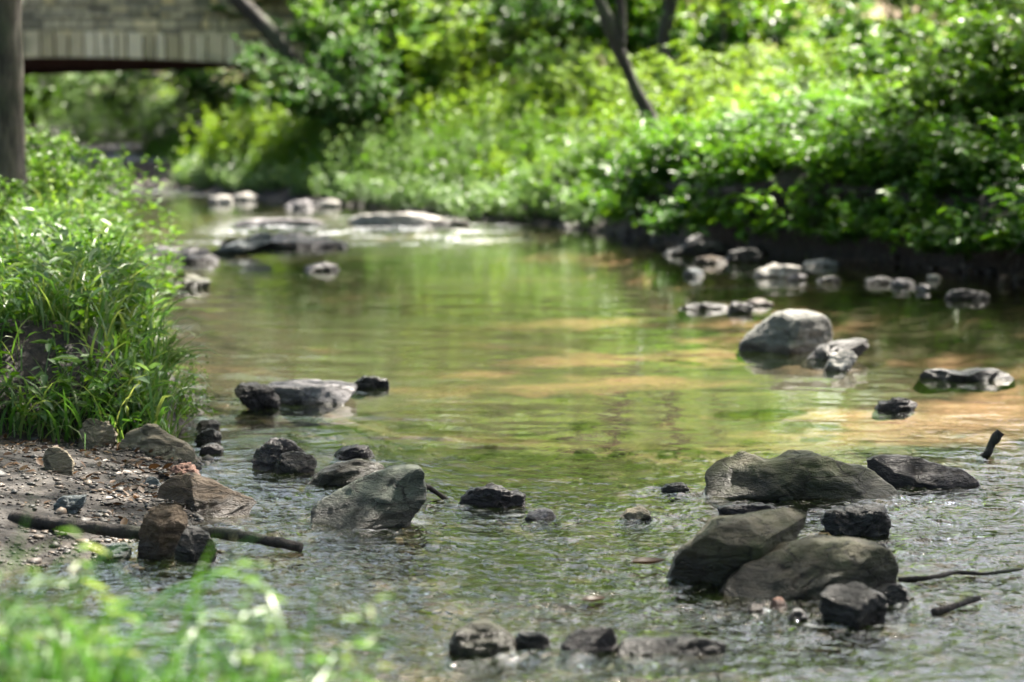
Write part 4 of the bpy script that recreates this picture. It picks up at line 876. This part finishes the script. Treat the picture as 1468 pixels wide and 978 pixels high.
# dead leaves on the water
def dead_leaf(px, py, s, rz, label):
    n = 7; t = np.linspace(0, 1, n); w = np.sin(t * math.pi) ** .8 * .28 + .01
    V = np.concatenate([np.stack([t - .5, w * k, .10 * (2 * t - 1) ** 2 + .12 * k * k * w * 4], 1) for k in (-1, -.5, 0, .5, 1)])
    p = at(px, py, .012); m = make_mesh('dead_leaf', V * s, grid_faces(n, 5), DEAD)
    tag(link('dead_leaf', m, loc=p, rz=rz), label, 'leaf', 'dead leaves on the water')
DEAD = leaf_mat('dead_leaf_brown', (0.04, .02, .008), (.07, .034, .013), (.12, .06, .022), .2, .4, (1, 1, 1))
dead_leaf(932, 815, .12, .3, 'curled brown leaf floating left of the tall wedge boulder')
dead_leaf(853, 870, .09, .5, 'small brown leaf floating in the riffle above the humped mossy stone')
dead_leaf(1155, 742, .05, 1.2, 'small yellow-brown leaf by the black angular stone')

def litter_pts(n):
    y = rng.uniform(7.9, 10.4, n * 2); x = xL(y) - .05 - rng.exponential(.7, n * 2); k = fbm2(x, y, 1.6, 2, 44) > -.1
    x, y = x[k], y[k]; return np.stack([x, y, terr(x, y) + .004], 1)
P = litter_pts(420); n = len(P); a = rng.random(n) * 6.283; L = .035 * rng.uniform(.5, 1.5, n)
v, f = leaves(P, np.stack([np.cos(a), np.sin(a), rng.normal(0, .25, n)], 1), np.array([0, 0, 1.0]) + rng.normal(0, .4, (n, 3)), L, L * .5, .4, -.2)
tag(link('leaf_litter', make_mesh('leaf_litter', v, f, DEAD)), 'brown leaf litter and bark scraps on the left mud', 'leaf litter', kind='stuff')

# ------------------------------------------------------------------ trees
def tree(name, label, path, r0, r1, crown, mat=BARK, leafm=LEAF, leafL=.12, per=90, limbs=7, seed=1, group=None, forks=(), clump=.55):
    """trunk along path (world points) with limbs reaching into crown = list of (centre, radii, clumps)"""
    r = np.random.default_rng(seed)
    base = np.array(path[0], float)
    e = bpy.data.objects.new(name, None); COL.objects.link(e); e.location = base
    P = spline(np.array(path, float) - base, 60); T = Tubes()
    rad = np.linspace(r0, r1, 60) * (1 + .5 * np.exp(-np.linspace(0, 1, 60) * 60 * .35))
    T.add(P, rad, 16, .22, seed)
    for fk in forks:
        Q = spline(np.array(fk[0], float) - base, 30); T.add(Q, np.linspace(fk[1], fk[2], 30), 10, .2, seed + 7)
    pos, dr = [], []
    for c, rr, ncl in crown:
        c = np.array(c, float) - base; rr = np.array(rr, float)
        for k in range(ncl):
            v = r.normal(size=3); v /= np.linalg.norm(v); v *= r.random() ** .45
            q = c + v * rr
            if k < limbs:
                s = P[int(r.uniform(.55, .98) * 59)]; mid = s + (q - s) * .5 + np.array([0, 0, .12 * np.linalg.norm(q - s)])
                L = spline([s, mid, q], 14); T.add(L, np.linspace(r1 * .7, .012, 14), 6, .15, seed + k, cap=False)
            m = per
            a = r.normal(size=(m, 3)) * np.array([clump, clump, clump * .42]) * r.uniform(.6, 1.3)
            a[:, 2] -= .18 * (a[:, 0] ** 2 + a[:, 1] ** 2)
            pos.append(q + a); dr.append(a * np.array([1, 1, .3]) + r.normal(0, .35, (m, 3)) + np.array([0, 0, -.12]))
    pos = np.vstack(pos); dr = np.vstack(dr); n = len(pos)
    L = leafL * r.uniform(.6, 1.25, n)
    v, f = leaves(pos, dr, np.array([0, 0, 1.0]) + r.normal(0, .4, (n, 3)), L, L * .55, .2, .3)
    link('trunk', T.mesh('trunk', mat), e); link('crown', make_mesh('crown', v, f, leafm), e)
    return tag(e, label, 'tree', group)
def G(px, y, dz=0): x = xat(px, y); return (x, y, tz(x, y) - .1 + dz)
b = G(4, 17.3)
tree('tree', 'big grey-brown trunk at the left picture edge', [b, (b[0] + .03, b[1], 2), (b[0] + .02, b[1] + .1, 5), (b[0] + .5, b[1] - .2, 8.5), (b[0] + 1.0, b[1] - .4, 12)], .16, .08,
     [((-2.6, 16.6, 9.6), (4.6, 4.6, 2.6), 46), ((1.4, 14.6, 9.0), (3.0, 3.4, 1.6), 50), ((-.8, 21.5, 10.8), (3.2, 3.0, 1.8), 34), ((-2.2, 25.5, 13.0), (3.5, 3.0, 1.8), 36), ((-4.5, 19.5, 7.5), (2.5, 2.5, 1.5), 10)], BARK, LEAF, .14, 95, 12, 5)  # crown masses out of view, laid to shade the near creek
y2 = 29.0
def tp(px, py, y): return (xat(px, y), y, zat(py, y))
tree('tree', 'slim dark tree leaning left over the creek from the right bank', [tp(948, 215, y2), tp(934, 178, y2), tp(908, 125, y2), tp(884, 65, y2), tp(856, 0, y2), tp(815, -100, y2), tp(780, -230, y2 - .3), tp(740, -420, y2 - .6), tp(720, -620, y2 - 1)], .095, .045,
     [((-.6, 28, 6.9), (2.8, 2.4, 1.6), 28), ((.8, 30.5, 8.5), (3.0, 2.2, 1.4), 22), ((1.6, 33.5, 12.0), (4.5, 3.0, 2.2), 40), ((3.4, 27.0, 10.0), (2.4, 2.0, 1.5), 22), ((-1.5, 30, 10.8), (3.0, 2.5, 1.5), 26)], BARK_DARK, LEAF, .12, 80, 9, 6, forks=[([tp(886, 68, y2), tp(890, 30, y2), tp(884, -30, y2), tp(900, -160, y2), tp(930, -330, y2)], .07, .035)])  # high clumps over the creek, added to cover bright sky
y3 = 37.0
tree('tree', 'dark slender trunk behind the leaning tree', [G(945, y3), tp(948, 60, y3), tp(962, 0, y3), tp(972, -80, y3), tp(965, -250, y3), tp(985, -420, y3)], .12, .06,
     [((3.2, 38, 7.4), (2.6, 2.2, 1.8), 20), ((1.6, 39, 5.2), (1.6, 1.5, 1.0), 11), ((3.5, 38.5, 5.5), (1.3, 1.2, .9), 16)], BARK_DARK, LEAF_BRIGHT, .13, 80, 8, 7)
y4 = 42.5
tree('tree', 'dark trunk slanting across the right end of the bridge', [tp(450, 180, y4), tp(430, 105, y4), tp(395, 52, y4), tp(362, 20, y4), tp(338, -5, y4), tp(300, -60, y4), tp(240, -160, y4), tp(200, -330, y4)], .17, .07,
     [((-6.8, 43.5, 7.6), (2.6, 2.2, 1.5), 16), ((-4.5, 45, 13.0), (5.0, 3.0, 3.0), 44)], BARK_DARK, LEAF_DARK, .14, 85, 9, 8)  # upper crown mass added to cut the sky reflected in the water
for k, (px, y, lb) in enumerate([(1085, 46, 'thin dark sapling trunk against glowing leaves, left of its pair'), (1131, 47, 'thin dark sapling trunk against glowing leaves, right of its pair')]):
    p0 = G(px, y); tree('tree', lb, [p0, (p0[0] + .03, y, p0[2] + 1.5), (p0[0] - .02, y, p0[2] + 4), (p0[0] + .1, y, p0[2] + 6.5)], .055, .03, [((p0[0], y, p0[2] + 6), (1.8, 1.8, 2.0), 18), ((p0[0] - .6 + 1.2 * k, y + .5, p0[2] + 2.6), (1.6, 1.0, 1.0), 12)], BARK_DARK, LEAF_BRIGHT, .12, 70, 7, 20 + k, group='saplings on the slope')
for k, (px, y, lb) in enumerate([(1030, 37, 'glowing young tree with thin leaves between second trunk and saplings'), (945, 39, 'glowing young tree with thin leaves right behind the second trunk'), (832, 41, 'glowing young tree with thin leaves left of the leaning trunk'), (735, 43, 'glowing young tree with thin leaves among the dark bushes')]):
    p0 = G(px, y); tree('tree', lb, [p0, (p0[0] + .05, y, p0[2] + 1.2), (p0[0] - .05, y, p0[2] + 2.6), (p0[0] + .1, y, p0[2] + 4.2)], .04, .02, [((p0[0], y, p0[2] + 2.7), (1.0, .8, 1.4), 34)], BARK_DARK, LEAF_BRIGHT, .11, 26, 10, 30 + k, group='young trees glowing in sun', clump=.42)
# the wood behind: copies of three trees
GW = 'trees of the wood behind'
def wood_tree(seed, leafm, h):
    return tree('tree', 'tree of the wood', [(0, 0, -.2), (.1, 0, h * .3), (-.1, .1, h * .65), (.15, 0, h)], .2, .06,
                [((0, 0, h * .82), (h * .22, h * .22, h * .2), 34), ((0, 0, h * .48), (h * .24, h * .24, h * .22), 30), ((0, 0, h * .2), (h * .2, h * .2, h * .12), 12)], BARK, leafm, .13, 150, 12, seed, GW, clump=.75)
W3 = [wood_tree(51, LEAF, 10.0), wood_tree(52, LEAF_BRIGHT, 9.0), wood_tree(53, LEAF_DARK, 11.0)]
used = [False] * 3
for k, px, y, s, lb in [(2, -60, 66, 1.7, 'dark tree of the wood beyond the bridge, left'), (0, 130, 86, 1.2, 'green tree of the wood seen over the bridge opening'), (2, 300, 88, 1.2, 'dark tree of the wood beyond the bridge, right'),
        (0, 420, 62, 1.0, 'green tree behind the right end of the bridge'), (2, 560, 60, 1.1, 'dark tree behind the fresh green bush'), (0, 680, 60, 1.4, 'green tree behind the shady bushes in the middle'),
        (1, 800, 56, 1.35, 'pale green tree left of the leaning trunk'), (0, 900, 64, 1.6, 'green tree behind the leaning trunk'), (1, 985, 58, 1.3, 'yellow-green tree right of the leaning trunk'),
        (1, 1100, 66, 1.0, 'yellow-green tree behind the thin saplings'), (0, 1225, 72, 1.3, 'green tree above the bare orange soil'), (1, 1340, 62, .9, 'yellow-green tree right of the bare orange soil'),
        (0, 1480, 56, .9, 'green tree behind the upper right bushes'), (2, -260, 60, 1.1, 'dark tree outside the left end of the bridge'), (2, 1650, 50, 1.0, 'dark tree past the right picture edge'), (0, 740, 80, 1.8, 'tall green tree deep in the wood, middle'), (2, 1050, 84, 1.6, 'tall dark tree deep in the wood, right')]:
    t = W3[k] if not used[k] else copy_tree(W3[k]); used[k] = True
    x = xat(px, y); t.location = (x, y, tz(x, y)); t.scale = (s,) * 3; t.rotation_euler = (0, 0, rng.random() * 6.28); t['label'] = lb

GC = 'unseen tall trees added to shade the creek'  # never in view; added for shade, green reflections and less low sky light
cb = tree('tree', 'unseen tall tree added to shade the creek and block the sky', [(0, 0, -.2), (.1, 0, 4), (-.1, .1, 8), (.2, 0, 13)], .2, .07,
          [((0, 0, 10.0), (4.2, 4.2, 2.6), 64), ((1.5, 0, 7.0), (3.4, 3.4, 1.0), 22)], BARK, LEAF, .17, 90, 14, 71, GC, clump=.62)
for k, (x, y, s) in enumerate([(-6.6, 11.5, 1.1), (-7.6, 20.5, 1.1), (-12.5, 28, 1.1), (10.5, 26, 1.1), (6.8, 15.5, 1.05), (7.4, 11.5, .95), (-5.5, 2, 1.0), (8.5, 3, 1.0), (-3, -8, 1.1), (4, -9, 1.1), (-10, -5, 1.1), (11, -4, 1.1), (0.5, -16, 1.2), (-8, -17, 1.2), (9, -17, 1.2), (12, 8, 1.1), (-13, 7, 1.1)]):
    t = cb if k == 0 else copy_tree(cb)
    t.location = (x, y, tz(x, y)); t.scale = (s,) * 3; t.rotation_euler = (0, 0, (0 if x < 0 else 3.14) + rng.normal(0, .5))

# ------------------------------------------------------------------ the stone bridge
def stone_wall_mat(name, stops):
    m, nt, out = newmat(name)
    g_ = nt.nodes.new('ShaderNodeNewGeometry')
    c = ramp(nt, g_.outputs['Random Per Island'], stops).outputs[0]
    n1 = N(nt, 'ShaderNodeTexNoise', i_Vector=objco(nt), i_Scale=9.0, i_Detail=6.0, i_Roughness=.65)
    n2 = N(nt, 'ShaderNodeTexNoise', i_Vector=objco(nt), i_Scale=1.6, i_Detail=5.0)
    c = mixc(nt, math_(nt, 'MULTIPLY', n1.outputs[0], .3), c, (.12, .115, .09))
    c = mixc(nt, ramp(nt, n2.outputs[0], [(.5, 0.0), (.68, .6)]).outputs[0], c, (.09, .10, .06))
    p = N(nt, 'ShaderNodeBsdfPrincipled', i_Roughness=.85)
    bp = N(nt, 'ShaderNodeBump', i_Strength=.6, i_Distance=.03, i_Height=n1.outputs[0])
    nt.links.new(c, p.inputs['Base Color']); nt.links.new(bp.outputs[0], p.inputs['Normal']); nt.links.new(p.outputs[0], out.inputs[0])
    return m
WALL = stone_wall_mat('bridge_rubble_stone', [(0, (.20, .165, .10)), (.35, (.48, .40, .25)), (.75, (.66, .55, .33)), (.9, (.76, .56, .25)), (1, (.84, .72, .46))])
VOUS = stone_wall_mat('bridge_cut_stone', [(0, (.46, .37, .20)), (.5, (.72, .59, .36)), (1, (.84, .71, .47))])
def plain(name, c, rough=.8):
    m, nt, out = newmat(name); n1 = N(nt, 'ShaderNodeTexNoise', i_Vector=objco(nt), i_Scale=5.0, i_Detail=6.0)
    p = N(nt, 'ShaderNodeBsdfPrincipled', i_Roughness=rough); nt.links.new(mixc(nt, n1.outputs[0], [k * .6 for k in c], [min(1, k * 1.35) for k in c]), p.inputs['Base Color']); nt.links.new(p.outputs[0], out.inputs[0]); return m
class Boxes:
    def __init__(s): s.v, s.f, s.n = [], [], 0
    def quad8(s, c8):
        s.v.append(np.array(c8, float)); s.f.append(np.array([(0, 1, 2, 3), (7, 6, 5, 4), (0, 4, 5, 1), (1, 5, 6, 2), (2, 6, 7, 3), (3, 7, 4, 0)]) + s.n); s.n += 8
    def box(s, x0, x1, y0, y1, z0, z1): s.quad8([(x0, y0, z0), (x1, y0, z0), (x1, y0, z1), (x0, y0, z1), (x0, y1, z0), (x1, y1, z0), (x1, y1, z1), (x0, y1, z1)])
    def mesh(s, name, mat): return make_mesh(name, np.vstack(s.v), np.vstack(s.f), mat, smooth=False)
br = bpy.data.objects.new('stone_bridge', None); COL.objects.link(br); BY = 47.0; br.location = (-8.6, BY, 0)
tag(br, 'low stone arch bridge over the creek behind the left trees', 'bridge')
def soff(x): return 2.41 - .0115 * (x * x)               # underside of the ring, x from the crown
HS = 4.6
bx = Boxes(); x = -HS
while x < HS - .05:
    wv = random.uniform(.17, .36); x1 = min(HS, x + wv); pr = random.uniform(-.04, .04); g0 = .02
    bx.quad8([(x + g0, pr, soff(x)), (x1 - g0, pr, soff(x1)), (x1 - g0, pr, soff(x1) + .50 + random.uniform(-.03, .05)), (x + g0, pr, soff(x) + .50 + random.uniform(-.03, .05)),
              (x + g0, .5, soff(x)), (x1 - g0, .5, soff(x1)), (x1 - g0, .5, soff(x1) + .5), (x + g0, .5, soff(x) + .5)]); x = x1
link('arch_ring', bx.mesh('arch_ring', VOUS), br)
bx = Boxes(); z = 2.80
while z < 4.15:
    hh = random.uniform(.11, .22); x = -HS - 2.5
    while x < HS + 2.5:
        wv = random.uniform(.14, .52); g0 = .018; pr = .06 + random.uniform(-.03, .03)
        zb = z if abs(x) < HS else z
        bx.box(x + g0, x + wv - g0, pr, .45, zb + g0, z + hh - g0); x += wv
    z += hh
for sx in (-1, 1):                                       # the wall beside the opening, down to the ground
    z = -.4
    while z < 2.80:
        hh = random.uniform(.16, .26); x = HS
        while x < HS + 2.5:
            wv = random.uniform(.22, .6); pr = .05 + random.uniform(-.02, .03)
            x0, x1 = sorted((sx * (x + .012), sx * (min(x + wv, HS + 2.6) - .012))); bx.box(x0, x1, pr, .45, z + .012, z + hh - .012); x += wv
        z += hh
link('spandrel_wall', bx.mesh('spandrel_wall', WALL), br)
bx = Boxes(); bx.box(-HS - 2.5, HS + 2.5, .10, .40, 2.81, 4.14)
for sx in (-1, 1): bx.box(min(sx * (HS + .03), sx * (HS + 2.48)), max(sx * (HS + .03), sx * (HS + 2.48)), .12, 5.8, -.5, 2.79)
bx.box(-HS - 2.5, HS + 2.5, 5.5, 5.9, 2.4, 4.14)
link('mortar_core', bx.mesh('mortar_core', plain('lime_mortar', (.16, .15, .12))), br)
bx = Boxes(); bx.box(-HS, HS, .52, 5.45, 2.42, 2.86); link('deck', bx.mesh('deck', plain('dark_concrete', (.05, .045, .04))), br)
bx = Boxes()
bx.quad8([(-HS, 4.6, 2.02), (HS, 4.6, 2.33), (HS, 4.6, 2.41), (-HS, 4.6, 2.41), (-HS, 4.95, 2.02), (HS, 4.95, 2.33), (HS, 4.95, 2.41), (-HS, 4.95, 2.41)])
bx.quad8([(-HS, 1.6, 2.20), (HS, 1.6, 2.35), (HS, 1.6, 2.41), (-HS, 1.6, 2.41), (-HS, 1.95, 2.20), (HS, 1.95, 2.35), (HS, 1.95, 2.41), (-HS, 1.95, 2.41)])
link('girder', bx.mesh('girder', plain('rusty_red_steel', (.07, .022, .016), .6)), br)
bx = Boxes(); x = -HS - 2.6
while x < HS + 2.5:
    wv = random.uniform(.5, .9); bx.box(x + .01, x + wv - .01, -.04, .6, 4.16, 4.32); x += wv
link('coping', bx.mesh('coping', VOUS), br)

# ------------------------------------------------------------------ light, camera
SUN_EL, SUN_AZ = 57.0, 40.0                             # degrees; azimuth from straight ahead, negative = left
world = bpy.data.worlds.new('World'); scene.world = world; world.use_nodes = True
nt = world.node_tree; bg = nt.nodes['Background']
sky = nt.nodes.new('ShaderNodeTexSky'); sky.sky_type = 'NISHITA'; sky.sun_disc = False
sky.sun_elevation = R(SUN_EL); sky.sun_rotation = R(SUN_AZ); sky.air_density = 1.0; sky.dust_density = 5.0; sky.ozone_density = 0.4
nt.links.new(sky.outputs[0], bg.inputs[0]); bg.inputs[1].default_value = 0.07
sl = bpy.data.lights.new('sun', 'SUN'); sl.energy = 5.0; sl.angle = R(.53); sl.color = (1.0, .93, .82)
so = bpy.data.objects.new('sun', sl); COL.objects.link(so)
d = Vector((math.sin(R(SUN_AZ)) * math.cos(R(SUN_EL)), math.cos(R(SUN_AZ)) * math.cos(R(SUN_EL)), math.sin(R(SUN_EL))))
so.rotation_euler = d.to_track_quat('Z', 'Y').to_euler(); so.location = d * 60

cam = bpy.data.cameras.new('camera'); co = bpy.data.objects.new('camera', cam); COL.objects.link(co)
co.location = (0, 0, CAMZ); co.rotation_euler = (R(90) - math.atan((489 - HZ) / FPX), 0, 0)
cam.lens = 85; cam.sensor_width = 36; cam.clip_start = .1; cam.clip_end = 500
cam.dof.use_dof = True; cam.dof.focus_distance = 9.2; cam.dof.aperture_fstop = 2.25; cam.dof.aperture_blades = 0
scene.camera = co
vs = scene.view_settings; vs.view_transform = 'Standard'; vs.look = 'None'; vs.gamma = 1; vs.use_curve_mapping = False; vs.exposure = 2.88
cy = scene.cycles
cy.use_denoising = True; cy.max_bounces = 8; cy.diffuse_bounces = 3; cy.glossy_bounces = 3; cy.transmission_bounces = 4; cy.transparent_max_bounces = 8
cy.sample_clamp_indirect = 6; cy.caustics_reflective = False; cy.caustics_refractive = False
cy.use_adaptive_sampling = True; cy.adaptive_threshold = .015
